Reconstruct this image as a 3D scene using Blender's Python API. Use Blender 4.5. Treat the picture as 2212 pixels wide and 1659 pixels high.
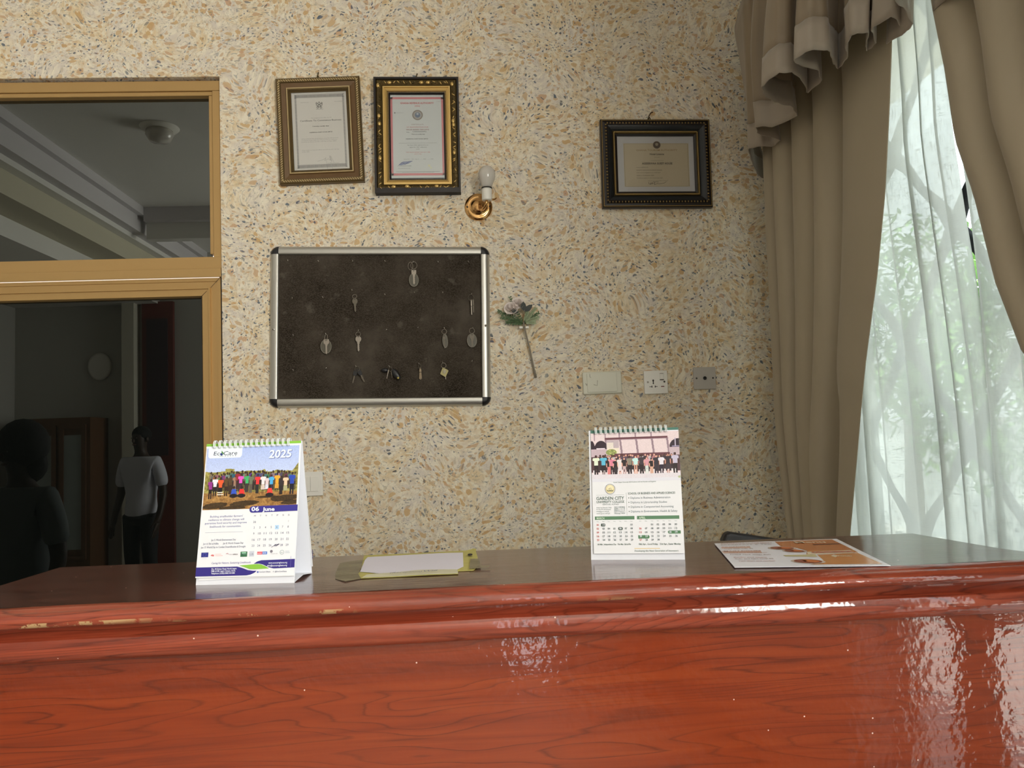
import bpy, bmesh, math, random
import numpy as np
from mathutils import Vector, Matrix
random.seed(7); np.random.seed(7)
for o in list(bpy.data.objects): bpy.data.objects.remove(o)
SC = bpy.context.scene
COL = SC.collection
PI = math.pi
EYE = 1.35            # lens height above the floor; counter top is at 1.15
# ------------------------------------------------------------------ camera, world, light, exposure
cam = bpy.data.objects.new('camera', bpy.data.cameras.new('camera')); COL.objects.link(cam)
r_, u_, f_ = Vector((0.99779597, -0.0551804, -0.03685542)), Vector((0.03292308, -0.07055107, 0.9969647)), Vector((0.0576131, 0.99598076, 0.06857887))
mw = Matrix.Identity(4)
for i in range(3):
    mw[i][0], mw[i][1], mw[i][2] = r_[i], u_[i], -f_[i]
mw.translation = Vector((0, 0, EYE)); cam.matrix_world = mw
cam.data.sensor_width = 36; cam.data.lens = 36*1680/2212; cam.data.clip_start = .02
SC.camera = cam
SC.view_settings.view_transform = 'Standard'; SC.view_settings.look = 'None'
SC.view_settings.gamma = 1; SC.view_settings.use_curve_mapping = False
SC.view_settings.exposure = 0.0
W = bpy.data.worlds.new('world'); SC.world = W; W.use_nodes = True
wn = W.node_tree.nodes; wl = W.node_tree.links
bg = wn['Background']; bg.inputs['Strength'].default_value = 3.4
tc = wn.new('ShaderNodeTexCoord'); sp = wn.new('ShaderNodeSeparateXYZ'); rp = wn.new('ShaderNodeValToRGB')
wl.new(tc.outputs['Generated'], sp.inputs[0]); wl.new(sp.outputs['Z'], rp.inputs[0]); wl.new(rp.outputs[0], bg.inputs['Color'])
rp.color_ramp.elements[0].position = 0.0; rp.color_ramp.elements[0].color = (.93, .97, 1, 1)
rp.color_ramp.elements[1].position = 1.0; rp.color_ramp.elements[1].color = (.72, .86, 1, 1)
def area(name, loc, rot, sx, sy, power, color):
    l = bpy.data.lights.new(name, 'AREA'); l.shape = 'RECTANGLE'; l.size = sx; l.size_y = sy; l.energy = power; l.color = color
    o = bpy.data.objects.new(name, l); COL.objects.link(o); o.location = loc; o.rotation_euler = rot
    return o
# daylight entering by the windows of the lobby that stand outside the frame
area('daylight_side_window', (1.30, -1.2, 2.05), (0, PI/2, 0), 1.5, 1.7, 172, (1, .95, .86))
sun = bpy.data.objects.new('sun', bpy.data.lights.new('sun', 'SUN')); COL.objects.link(sun); sun.data.energy = 17; sun.data.angle = .02; sun.data.color = (1, .96, .9)
sun.rotation_euler = (math.radians(4), math.radians(-19), 0)      # high, from behind the house: it lights the yard outside the curtained window
# ------------------------------------------------------------------ helpers
def obj(name, me, parent=None, m=None, smooth=False):
    if isinstance(me, bmesh.types.BMesh):
        bm = me; me = bpy.data.meshes.new(name); bm.to_mesh(me); bm.free()
    if m is not None and not len(me.materials): me.materials.append(m)
    if smooth:
        for p in me.polygons: p.use_smooth = True
    o = bpy.data.objects.new(name, me); COL.objects.link(o)
    if parent: o.parent = parent
    return o
def tag(o, label=None, cat=None, group=None, kind=None):
    if label: o['label'] = label
    if cat: o['category'] = cat
    if group: o['group'] = group
    if kind: o['kind'] = kind
    return o
def thing(name, label, cat, loc=(0, 0, 0), rot=(0, 0, 0), group=None):
    o = bpy.data.objects.new(name, None); COL.objects.link(o); o.location = loc; o.rotation_euler = rot
    o.empty_display_size = .05
    return tag(o, label, cat, group)
class MB:
    """collects faces (with a material each) into one mesh"""
    def __init__(s): s.v = []; s.f = []; s.mi = []; s.ms = []; s.sm = []
    def m(s, mat):
        if mat not in s.ms: s.ms.append(mat)
        return s.ms.index(mat)
    def add(s, vs, fs, mat, smooth=False):
        b = len(s.v); s.v += [tuple(p) for p in vs]; k = s.m(mat)
        for f in fs: s.f.append([b+i for i in f]); s.mi.append(k); s.sm.append(smooth)
    def box(s, x0, x1, y0, y1, z0, z1, mat, M=None):
        vs = [Vector((x, y, z)) for x in (x0, x1) for y in (y0, y1) for z in (z0, z1)]
        if M is not None: vs = [M @ p for p in vs]
        s.add(vs, [(0,1,3,2),(4,6,7,5),(0,4,5,1),(2,3,7,6),(0,2,6,4),(1,5,7,3)], mat)
    def poly(s, pts, mat, depth=None):
        """flat polygon; depth = vector -> prism"""
        n = len(pts); pts = [Vector(p) for p in pts]
        if depth is None: s.add(pts, [tuple(range(n))], mat); return
        d = Vector(depth); vs = pts+[p+d for p in pts]
        s.add(vs, [tuple(range(n)), tuple(range(2*n-1, n-1, -1))]+[(i, i+n, (i+1) % n+n, (i+1) % n) for i in range(n)], mat)
    def tube(s, pts, r, mat, n=8, closed=False, cap=True):
        pts = [Vector(p) for p in pts]; N = len(pts); rs = r if isinstance(r, (list, tuple)) else [r]*N
        vs = []; ref = None
        for i, p in enumerate(pts):
            if closed: t = pts[(i+1) % N]-pts[i-1]
            else: t = pts[min(i+1, N-1)]-pts[max(i-1, 0)]
            t.normalize()
            if ref is None: ref = Vector((0, 0, 1)) if abs(t.z) < .9 else Vector((1, 0, 0))
            a = t.cross(ref).normalized(); b = a.cross(t).normalized(); ref = b
            for k in range(n):
                an = 2*PI*k/n; vs.append(p+(a*math.cos(an)+b*math.sin(an))*rs[i])
        fs = []
        for i in range(N if closed else N-1):
            j = (i+1) % N
            for k in range(n): fs.append((i*n+k, i*n+(k+1) % n, j*n+(k+1) % n, j*n+k))
        if cap and not closed: fs += [tuple(range(n-1, -1, -1)), tuple((N-1)*n+k for k in range(n))]
        s.add(vs, fs, mat, True)
    def lathe(s, prof, mat, M=None, n=24):
        """prof: (radius, height) list turned about local Z"""
        vs = []; fs = []
        for r, z in prof:
            for k in range(n):
                a = 2*PI*k/n; p = Vector((r*math.cos(a), r*math.sin(a), z)); vs.append(M @ p if M is not None else p)
        for i in range(len(prof)-1):
            for k in range(n): fs.append((i*n+k, i*n+(k+1) % n, (i+1)*n+(k+1) % n, (i+1)*n+k))
        s.add(vs, fs, mat, True)
    def ell(s, c, rx, ry, rz, mat, M=None, nu=8, nv=5):
        vs = []; fs = []
        for j in range(nv+1):
            t = PI*j/nv
            for k in range(nu):
                a = 2*PI*k/nu; p = Vector((rx*math.sin(t)*math.cos(a), ry*math.sin(t)*math.sin(a), rz*math.cos(t)))
                if M is not None: p = M @ p
                vs.append(Vector(c)+p)
        for j in range(nv):
            for k in range(nu): fs.append((j*nu+k, (j+1)*nu+k, (j+1)*nu+(k+1) % nu, j*nu+(k+1) % nu))
        s.add(vs, fs, mat, True)
    def frame(s, w, h, prof, mats):
        """moulding round a w x h rectangle centred at 0 in XZ; prof = [(inset, -y)] outer to inner, mats per band"""
        for i in range(len(prof)-1):
            (a, ya), (b, yb) = prof[i], prof[i+1]
            m = mats[i] if isinstance(mats, (list, tuple)) else mats
            R = lambda q, y: [(-w/2+q, -y, -h/2+q), (w/2-q, -y, -h/2+q), (w/2-q, -y, h/2-q), (-w/2+q, -y, h/2-q)]
            A, B = R(a, ya), R(b, yb)
            for k in range(4): s.add([A[k], A[(k+1) % 4], B[(k+1) % 4], B[k]], [(0, 1, 2, 3)], m)
    def build(s, name, parent=None, **k):
        me = bpy.data.meshes.new(name); me.from_pydata(s.v, [], s.f)
        for m in s.ms: me.materials.append(m)
        me.polygons.foreach_set('material_index', s.mi); me.polygons.foreach_set('use_smooth', s.sm); me.update()
        o = bpy.data.objects.new(name, me); COL.objects.link(o)
        if parent: o.parent = parent
        if k: tag(o, **k)
        return o
# ------------------------------------------------------------------ materials
class NT:
    def __init__(s, name):
        s.mat = bpy.data.materials.new(name); s.mat.use_nodes = True; s.t = s.mat.node_tree; s.n = s.t.nodes
        s.b = s.n['Principled BSDF']; s.out = s.n['Material Output']
    def new(s, ty, **k):
        n = s.n.new(ty)
        for a, b in k.items():
            if a.startswith('i_'): n.inputs[a[2:].replace('_', ' ')].default_value = b
            else: setattr(n, a, b)
        return n
    def link(s, a, b): s.t.links.new(a, b); return s
    def math(s, op, a, b=None, clamp=False):
        n = s.n.new('ShaderNodeMath'); n.operation = op; n.use_clamp = clamp
        for i, v in enumerate((a, b)):
            if v is None: continue
            if isinstance(v, (int, float)): n.inputs[i].default_value = v
            else: s.link(v, n.inputs[i])
        return n.outputs[0]
    def mix(s, fac, a, b, blend='MIX'):
        n = s.n.new('ShaderNodeMix'); n.data_type = 'RGBA'; n.blend_type = blend
        for i, v in ((0, fac), (6, a), (7, b)):
            if isinstance(v, (int, float, tuple)): n.inputs[i].default_value = v if not isinstance(v, tuple) else (*v[:3], 1)
            else: s.link(v, n.inputs[i])
        return n.outputs[2]
    def ramp(s, val, stops):
        n = s.n.new('ShaderNodeValToRGB'); s.link(val, n.inputs[0]); e = n.color_ramp.elements
        while len(e) < len(stops): e.new(.5)
        for k, (p, c) in enumerate(stops):
            e[k].position = p; e[k].color = (*c, 1) if isinstance(c, tuple) else (c, c, c, 1)
        return n.outputs[0]
    def coords(s, scale=(1, 1, 1), kind='Object'):
        t = s.n.new('ShaderNodeTexCoord'); m = s.n.new('ShaderNodeMapping'); m.inputs['Scale'].default_value = scale
        s.link(t.outputs[kind], m.inputs[0]); return m.outputs[0]
    def noise(s, vec, scale, detail=3, rough=.5, dist=0):
        n = s.n.new('ShaderNodeTexNoise'); n.inputs['Scale'].default_value = scale; n.inputs['Detail'].default_value = detail
        n.inputs['Roughness'].default_value = rough; n.inputs['Distortion'].default_value = dist
        if vec is not None: s.link(vec, n.inputs['Vector'])
        return n
    def bump(s, h, strength=.3, dist=.01, to=None):
        n = s.n.new('ShaderNodeBump'); n.inputs['Strength'].default_value = strength; n.inputs['Distance'].default_value = dist
        s.link(h, n.inputs['Height']); s.link(n.outputs[0], s.b.inputs[to or 'Normal']); return n.outputs[0]
def simple(name, col, rough=.5, metal=0, spec=.5, coat=0, bump=None, var=0, sheen=0, ior=None):
    t = NT(name); b = t.b
    b.inputs['Base Color'].default_value = (*col, 1); b.inputs['Roughness'].default_value = rough
    b.inputs['Metallic'].default_value = metal; b.inputs['Specular IOR Level'].default_value = spec
    b.inputs['Coat Weight'].default_value = coat; b.inputs['Sheen Weight'].default_value = sheen
    if ior: b.inputs['IOR'].default_value = ior
    v = t.coords()
    if var:
        n = t.noise(v, 40, 4); c2 = tuple(max(0, c*(1-var)) for c in col)
        t.link(t.mix(n.outputs['Fac'], c2, tuple(min(1, c*(1+var)) for c in col)), b.inputs['Base Color'])
    if bump:
        n = t.noise(v, bump[0], 3); t.bump(n.outputs['Fac'], bump[1], .003)
    return t.mat
def mat_wall():
    t = NT('flecked_plaster'); L = t.link
    v = t.coords()
    def warp(v, sc, am, off=(0, 0, 0)):
        o = t.new('ShaderNodeVectorMath', operation='ADD'); L(v, o.inputs[0]); o.inputs[1].default_value = off
        n = t.noise(o.outputs[0], sc, 2)
        a = t.new('ShaderNodeVectorMath', operation='SUBTRACT'); L(n.outputs['Color'], a.inputs[0]); a.inputs[1].default_value = (.5, .5, .5)
        b = t.new('ShaderNodeVectorMath', operation='SCALE'); L(a.outputs[0], b.inputs[0]); b.inputs['Scale'].default_value = am
        c = t.new('ShaderNodeVectorMath', operation='ADD'); L(v, c.inputs[0]); L(b.outputs[0], c.inputs[1]); return c.outputs[0]
    w1 = warp(v, 4.2, .17); w2 = warp(w1, 40, .020); w3 = warp(w2, 130, .006)
    def sc(vec, s, off=(0, 0, 0)):
        m = t.new('ShaderNodeMapping'); m.inputs['Scale'].default_value = s; m.inputs['Location'].default_value = off; L(vec, m.inputs[0]); return m.outputs[0]
    def flakes(vec, s, off, thr, keep, soft=.05):
        vo = t.new('ShaderNodeTexVoronoi', feature='F1'); vo.inputs['Scale'].default_value = 1; L(sc(vec, s, off), vo.inputs['Vector'])
        spn = t.new('ShaderNodeSeparateColor'); L(vo.outputs['Color'], spn.inputs[0])
        d = t.math('SUBTRACT', thr, vo.outputs['Distance']); d = t.math('DIVIDE', d, soft, True)
        k = t.math('LESS_THAN', spn.outputs[0], keep)
        return t.math('MULTIPLY', d, k), spn
    n0 = t.noise(w1, 10, 3)
    base = t.mix(t.ramp(n0.outputs['Fac'], [(.42, 0.0), (.58, 1.0)]), (.78, .63, .40), (.74, .67, .58))
    n1 = t.noise(w2, 48, 3, .6)
    base = t.mix(t.ramp(n1.outputs['Fac'], [(.40, 0.0), (.62, 1.0)]), base, (.88, .81, .66))
    # pale feathery streaks between the flakes
    nf = t.noise(w3, 58, 2)
    st = t.ramp(nf.outputs['Fac'], [(.478, 0.0), (.5, 1.0), (.522, 0.0)])
    base = t.mix(t.math('MULTIPLY', st, .55), base, (.30, .28, .23))
    m0, s0 = flakes(w3, (62, 62, 78), (9.1, 2.2, 4.4), .40, .30, .12)
    base = t.mix(t.math('MULTIPLY', m0, .5), base, (.55, .47, .33))
    # ochre and peach flakes in two sizes
    m1, s1 = flakes(w3, (36, 36, 47), (0, 0, 0), .40, .46)
    oc = t.ramp(s1.outputs[1], [(0, (.60, .36, .15)), (.35, (.66, .44, .20)), (.7, (.64, .47, .28)), (1, (.62, .37, .21))])
    c = t.mix(t.math('MULTIPLY', m1, .85), base, oc)
    m1b, s1b = flakes(w3, (58, 58, 72), (3.3, 1.7, .9), .37, .42)
    c = t.mix(t.math('MULTIPLY', m1b, .75), c, (.64, .45, .26))
    # blue-grey flecks, denser in drifts
    n5 = t.noise(v, 8, 2); cl = t.ramp(n5.outputs['Fac'], [(.36, .45), (.56, 1.0)])
    bcol = [(0, (.06, .085, .12)), (.5, (.10, .15, .20)), (.8, (.08, .09, .16)), (1, (.16, .17, .14))]
    for s_, off, thr, keep in (((46, 46, 58), (-2.1, 5.7, 2.2), .25, .58), ((70, 70, 84), (6.1, 1.7, 7.2), .26, .50)):
        m2, s2 = flakes(w3, s_, off, thr, keep, .05)
        c = t.mix(t.math('MULTIPLY', t.math('MULTIPLY', m2, cl), .88), c, t.ramp(s2.outputs[1], bcol))
    m3, s3 = flakes(w2, (28, 28, 120), (1.1, 4.7, 3.2), .22, .40, .05)
    c = t.mix(t.math('MULTIPLY', m3, .6), c, (.20, .21, .20))
    L(c, t.b.inputs['Base Color']); t.b.inputs['Roughness'].default_value = .75; t.b.inputs['Specular IOR Level'].default_value = .3
    nx = t.noise(w3, 190, 2); h = t.math('ADD', t.math('MULTIPLY', nf.outputs['Fac'], 1.0), t.math('MULTIPLY', nx.outputs['Fac'], .5))
    t.bump(h, .5, .003)
    return t.mat
def mat_lacquer(name, cols, grain, coat, crough, ripple, rdist, chips=False, rough=.35, ior=1.75):
    t = NT(name); L = t.link
    v = t.coords()
    m = t.new('ShaderNodeMapping'); m.inputs['Scale'].default_value = grain; L(v, m.inputs[0])
    n1 = t.noise(m.outputs[0], 1, 5, .6, 1.2)
    # cathedral grain: rings of a warped long ellipsoid field
    nn = t.noise(v, 1.6, 2)
    f = t.math('MULTIPLY', nn.outputs['Fac'], 26)
    m2 = t.new('ShaderNodeMapping'); m2.inputs['Scale'].default_value = (1.2, 1, 12); L(v, m2.inputs[0])
    n2 = t.noise(m2.outputs[0], 1.4, 2, .4, .4)
    f = t.math('ADD', t.math('MULTIPLY', n2.outputs['Fac'], 16), n1.outputs['Fac'])
    fr = t.math('FRACT', f)
    line = t.ramp(fr, [(0, 1.0), (.10, .25), (.5, 0.0), (.9, 0.0), (1, .9)])
    c = t.ramp(n1.outputs['Fac'], [(.3, cols[0]), (.5, cols[1]), (.72, cols[2])])
    msk = t.ramp(t.noise(v, 2.2, 2).outputs['Fac'], [(.40, .2), (.58, 1.0)])
    c = t.mix(t.math('MULTIPLY', t.math('MULTIPLY', line, msk), .9), c, tuple(x*.62 for x in cols[0]))
    dots = t.new('ShaderNodeTexVoronoi'); dots.inputs['Scale'].default_value = 26; L(v, dots.inputs['Vector'])
    c = t.mix(t.math('LESS_THAN', dots.outputs['Distance'], .028), c, (.75, .5, .4))
    if chips:
        nz = t.noise(v, 26, 5, .7)
        g = t.new('ShaderNodeSeparateXYZ'); L(v, g.inputs[0])
        zz = t.math('LESS_THAN', g.outputs['Z'], chips)
        xx = t.ramp(t.noise(m2.outputs[0], 2.3, 1).outputs['Fac'], [(.55, 0.0), (.60, 1.0)])
        k = t.math('MULTIPLY', t.math('MULTIPLY', t.math('MULTIPLY', t.ramp(nz.outputs['Fac'], [(.52, 0.0), (.55, 1.0)]), t.math('GREATER_THAN', g.outputs['Z'], chips-.0085)), zz), xx)
        c = t.mix(k, c, t.mix(n1.outputs['Fac'], (.10, .05, .02), (.72, .46, .22)))
    L(c, t.b.inputs['Base Color'])
    t.b.inputs['Roughness'].default_value = rough; t.b.inputs['Specular IOR Level'].default_value = .15
    t.b.inputs['Coat Weight'].default_value = coat; t.b.inputs['Coat Roughness'].default_value = crough; t.b.inputs['Coat IOR'].default_value = ior
    rn = t.noise(v, ripple, 2, .45); fine = t.noise(m.outputs[0], 3, 3)
    h = t.math('ADD', rn.outputs['Fac'], t.math('MULTIPLY', fine.outputs['Fac'], .25))
    bn = t.bump(h, 1.0, rdist, 'Coat Normal'); L(bn, t.b.inputs['Normal'])
    return t.mat
def mat_fabric(name, col, col2=None, transl=.25, rough=.7, sheen=.3):
    t = NT(name); L = t.link; v = t.coords()
    n = t.noise(v, 6, 3); c = t.mix(n.outputs['Fac'], col, col2 or tuple(x*.88 for x in col))
    wv = t.noise(t.coords((900, 900, 900)), 1, 1)
    t.bump(wv.outputs['Fac'], .12, .0006)
    L(c, t.b.inputs['Base Color']); t.b.inputs['Roughness'].default_value = rough; t.b.inputs['Sheen Weight'].default_value = sheen
    t.b.inputs['Sheen Roughness'].default_value = .4
    if transl:
        tr = t.new('ShaderNodeBsdfTranslucent'); L(t.mix(.5, c, (.55, .47, .26)), tr.inputs[0]); mx = t.new('ShaderNodeMixShader'); mx.inputs[0].default_value = transl
        L(t.b.outputs[0], mx.inputs[1]); L(tr.outputs[0], mx.inputs[2]); L(mx.outputs[0], t.out.inputs[0])
    return t.mat
def mat_sheer():
    t = NT('sheer_voile'); L = t.link; v = t.coords((1, 1, 1), 'UV')
    def sc(s):
        m = t.new('ShaderNodeMapping'); m.inputs['Scale'].default_value = s; L(v, m.inputs[0]); return m.outputs[0]
    a = t.noise(sc((30, 420, 1)), 1, 2); b = t.noise(sc((420, 30, 1)), 1, 2)
    ta = t.ramp(a.outputs['Fac'], [(.60, 0.0), (.64, 1.0)]); tb = t.ramp(b.outputs['Fac'], [(.60, 0.0), (.64, 1.0)])
    th = t.math('MAXIMUM', ta, tb)
    cl = t.noise(sc((6, 3, 1)), 1, 2)
    op = t.math('ADD', .90, t.math('MULTIPLY', th, .08))
    op = t.math('SUBTRACT', op, t.math('MULTIPLY', t.ramp(cl.outputs['Fac'], [(.45, 0.0), (.7, 1.0)]), .06))
    di = t.new('ShaderNodeBsdfDiffuse'); di.inputs[0].default_value = (.72, .74, .70, 1)
    tl = t.new('ShaderNodeBsdfTranslucent')
    L(t.mix(t.math('MULTIPLY', th, .6), (.47, .495, .47), (.30, .315, .295)), tl.inputs[0])
    tp = t.new('ShaderNodeBsdfTransparent'); tp.inputs[0].default_value = (.95, 1, .97, 1)
    m1 = t.new('ShaderNodeMixShader'); m1.inputs[0].default_value = .6; L(di.outputs[0], m1.inputs[1]); L(tl.outputs[0], m1.inputs[2])
    m2 = t.new('ShaderNodeMixShader'); L(op, m2.inputs[0]); L(tp.outputs[0], m2.inputs[1]); L(m1.outputs[0], m2.inputs[2]); L(m2.outputs[0], t.out.inputs[0])
    return t.mat
def mat_pane(name, tint, ior, transp, rough=0.0):
    """window glass: reflection by Fresnel over a (tinted) clear or dark body"""
    t = NT(name); L = t.link
    lw = t.new('ShaderNodeLayerWeight'); lw.inputs[0].default_value = .5; f0 = ((ior-1)/(ior+1))**2
    fr = t.math('ADD', t.math('MULTIPLY', t.math('POWER', lw.outputs['Facing'], 5), 1-f0), f0)
    gl = t.new('ShaderNodeBsdfGlossy'); gl.inputs[0].default_value = (.95, 1, .97, 1); gl.inputs['Roughness'].default_value = rough
    if transp: bd = t.new('ShaderNodeBsdfTransparent')
    else: bd = t.new('ShaderNodeBsdfDiffuse')
    bd.inputs[0].default_value = (*tint, 1)
    mx = t.new('ShaderNodeMixShader'); L(fr, mx.inputs[0]); L(bd.outputs[0], mx.inputs[1]); L(gl.outputs[0], mx.inputs[2]); L(mx.outputs[0], t.out.inputs[0])
    return t.mat
def mat_attr(name, rough=.45, coat=0):
    t = NT(name); a = t.new('ShaderNodeVertexColor'); a.layer_name = 'print'; t.link(a.outputs[0], t.b.inputs['Base Color'])
    t.b.inputs['Roughness'].default_value = rough; t.b.inputs['Coat Weight'].default_value = coat; return t.mat
def s2l(r, g, b):
    f = lambda c: (c/255/12.92 if c <= 10 else ((c/255+.055)/1.055)**2.4)
    return (f(r), f(g), f(b))
_flat = {}
def ink(r, g, b, rough=.5):
    """print colour from display values"""
    k = (r, g, b)
    if k not in _flat: _flat[k] = simple('ink_%d_%d_%d' % k, s2l(r, g, b), rough)
    return _flat[k]
M = dict(
    wall=mat_wall(),
    plaster=simple('white_painted_plaster', (.50, .49, .45), .8, bump=(60, .1)),
    ceiling=simple('ceiling_paint', (.72, .71, .68), .8),
    floor=simple('floor_tile', (.28, .24, .20), .6, var=.2),
    top=mat_lacquer('counter_top_lacquer', [(.065, .022, .015), (.10, .034, .022), (.14, .05, .034)], (3, 60, 60), .9, .12, 12, .0008, rough=.45),
    edge=mat_lacquer('counter_edge_lacquer', [(.15, .024, .011), (.25, .042, .018), (.32, .066, .03)], (3, 60, 60), .8, .07, 45, .0009, chips=EYE-.2155),
    fascia=mat_lacquer('cherry_veneer_lacquer', [(.15, .0175, .002), (.212, .026, .0025), (.245, .036, .004)], (1.6, 40, 42), 1.0, .05, 75, .00042, ior=1.75),
    alu=simple('champagne_aluminium', (.52, .33, .13), .38, .35),
    alud=simple('gasket', (.03, .025, .02), .6),
    dark_glass=mat_pane('dark_tinted_glass', (.004, .005, .0045), 1.85, False),
    dark_glass_upper=mat_pane('reflective_tinted_glass', (.006, .007, .006), 2.3, False),
    clear=mat_pane('clear_glass', (.96, .98, .97), 1.5, True),
    silver=simple('silver_aluminium', (.55, .54, .50), .36, .8),
    black=simple('black_plastic', (.012, .012, .014), .4),
    chrome=simple('steel', (.62, .60, .55), .25, 1.0),
    brass=simple('polished_brass', (.72, .42, .17), .16, 1.0),
    white=simple('white_plastic', (.84, .82, .76), .35),
    cream=simple('cream_paint', (.74, .73, .61), .45, bump=(90, .1)),
    bulb=simple('opal_bulb', (.60, .57, .52), .15, coat=.5),
    curtain=mat_fabric('taupe_curtain', (.52, .445, .325), (.46, .395, .29), .16),
    valance=mat_fabric('brown_valance', (.31, .240, .160), (.26, .205, .142), .04, .45, .3),
    band=mat_fabric('pale_band', (.40, .34, .27), (.35, .30, .24), .04, .5, .3),
    sheer=mat_sheer(),
    paper=simple('white_paper', (.78, .79, .82), .6),
    card=simple('white_card', (.74, .76, .82), .4),
    iron=simple('grille_iron', (.025, .026, .028), .85, spec=.15),
    print=mat_attr('photo_print'),
)
# ------------------------------------------------------------------ the setting
WY = 2.8; CH = 3.4
def slabs(name, rects, mat, kind='structure'):
    mb = MB()
    for r in rects: mb.box(*r, mat)
    return mb.build(name, kind=kind)
# back wall with the opening of the sliding window (x < -.863, z .35 .. 2.691)
slabs('wall_back', [(-.863, 1.35, WY, 3.0, 0, CH), (-4.6, -.863, WY, 3.0, 2.700, CH), (-4.6, -.863, WY, 3.0, 0, .35), (-4.6, -2.9, WY, 3.0, .35, 2.700)], M['wall'])
WX = 1.15
slabs('wall_right', [(WX, WX+.2, 2.5, WY, 0, CH), (WX, WX+.2, -.14, 2.5, 2.8, CH), (WX, WX+.2, -.14, 2.5, 0, .15), (WX, WX+.2, -2.7, -2.1, 0, CH), (WX, WX+.2, -.3, -.14, 0, CH), (WX, WX+.2, -2.1, -.3, 0, 1.25), (WX, WX+.2, -2.1, -.3, 2.85, CH)], M['plaster'])
slabs('wall_left', [(-4.8, -4.6, -2.7, 3.0, 0, CH)], M['plaster'])
slabs('wall_front', [(-4.6, -2.5, -2.7, -2.5, 0, CH), (.41, 1.35, -2.7, -2.5, 0, CH), (-2.5, .25, -2.7, -2.5, 0, CH), (.25, .41, -2.7, -2.5, 2.1, CH)], M['plaster'])
slabs('floor', [(-4.6, 1.35, -2.7, 3.0, -.1, 0)], M['floor'])
slabs('ceiling', [(-4.8, 1.35, -2.7, 3.0, CH, CH+.1)], M['ceiling'])
# moulded soffit of the lobby, met in the reflections of the upper pane
mb = MB(); C2 = simple('cornice_paint', (.60, .58, .60), .7, bump=(25, .5))
mb.box(-4.6, -2.67, -2.5, 2.8, 3.33, CH, C2); mb.box(-4.6, -2.72, -2.5, 2.8, 3.20, 3.33, C2); mb.box(-4.6, -2.80, -2.5, 2.8, 3.16, 3.20, M['ceiling'])
mb.build('trim_1', kind='structure')
mb = MB(); mb.box(-4.6, -2.88, -2.5, 2.8, 3.0, 3.16, simple('soffit_paint', (.55, .52, .40), .8)); mb.box(-4.6, -3.15, -2.5, 2.8, 2.86, 3.0, M['ceiling'])
mb.build('trim_2', kind='structure')
mb = MB(); mb.box(-2.67, 1.15, -1.12, -.9, 3.28, CH, C2); mb.box(-2.67, 1.15, -1.06, -.96, 3.14, 3.28, M['ceiling'])
mb.build('trim_3', kind='structure')
# window_1: champagne aluminium sliding window with dark glass
w1 = tag(bpy.data.objects.new('window_1', None), 'gold aluminium sliding window with dark reflecting glass', None, kind='structure'); COL.objects.link(w1)
A = M['alu']; X1 = -.864; ZT = 2.691
def rail(name, boxes, parent=w1, mat=A):
    mb = MB()
    for b in boxes: mb.box(*b, mat)
    o = mb.build(name, parent)
    bv = o.modifiers.new('bevel', 'BEVEL'); bv.width = .0025; bv.segments = 2; bv.limit_method = 'ANGLE'
    return o
XL = -2.9
rail('top_rail', [(XL, X1-.001, 2.812, 2.90, ZT-.038, ZT), (XL, X1-.03, 2.818, 2.90, ZT-.054, ZT-.0385)])
rail('side_rail', [(X1-.030, X1-.0012, 2.810, 2.90, 2.03, ZT-.039), (X1-.044, X1-.0305, 2.817, 2.90, 2.048, ZT-.055)])
rail('side_rail', [(X1-.012, X1-.0012, 2.812, 2.90, .37, 1.985)], mat=M['alud'])
zt = EYE+.690
rail('transom_rail', [(XL, X1-.0015, 2.806, 2.90, zt-.046, zt-.004), (XL, X1-.0015, 2.797, 2.89, zt-.079, zt-.0475), (XL, X1-.0015, 2.812, 2.89, zt-.0475, zt-.046)])
# lower sash (mitred corner): stepped rail and stile
sash = MB()
xs0 = X1-.006; zs0 = zt-.0805
steps = [(0, .008), (.012, .008), (.013, .012), (.034, .012), (.035, -.001), (.040, -.001), (.041, .006), (.064, .006), (.066, .016), (.066, .06)]
for (a, ya), (b, yb) in zip(steps, steps[1:]):
    sash.add([(XL, WY-.0+ya, zs0-a), (xs0-a, WY+ya, zs0-a), (xs0-b, WY+yb, zs0-b), (XL, WY+yb, zs0-b)], [(0, 3, 2, 1)], A)
    sash.add([(xs0-a, WY+ya, zs0-a), (xs0-a, WY+ya, .40), (xs0-b, WY+yb, .40), (xs0-b, WY+yb, zs0-b)], [(0, 3, 2, 1)], A)
sash.add([(xs0, WY+.008, zs0), (xs0, WY+.008, .4), (xs0, WY+.06, .4), (xs0, WY+.06, zs0)], [(0, 1, 2, 3)], A)
sash = sash.build('sash_frame', w1)
mb = MB(); mb.box(xs0-.0665, xs0-.0665+.001, 2.803, 2.86, .4, zs0-.066, M['alud']); mb.tube([(xs0, 2.8035, zs0), (xs0-.034, 2.8085, zs0-.034), (xs0-.066, 2.8035, zs0-.066)], .0007, M['alud'], 5); mb.build('mitre_gap', sash)
mb = MB(); mb.box(XL, X1-.0445, 2.845, 2.851, zt-.004, ZT-.054, M['dark_glass_upper']); mb.build('glass_pane', w1, label='dark upper fixed pane')
mb = MB(); mb.box(XL, xs0-.064, 2.838, 2.844, .4, zs0-.066, M['dark_glass']); mb.build('glass_pane', w1, label='dark lower sliding pane')
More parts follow.
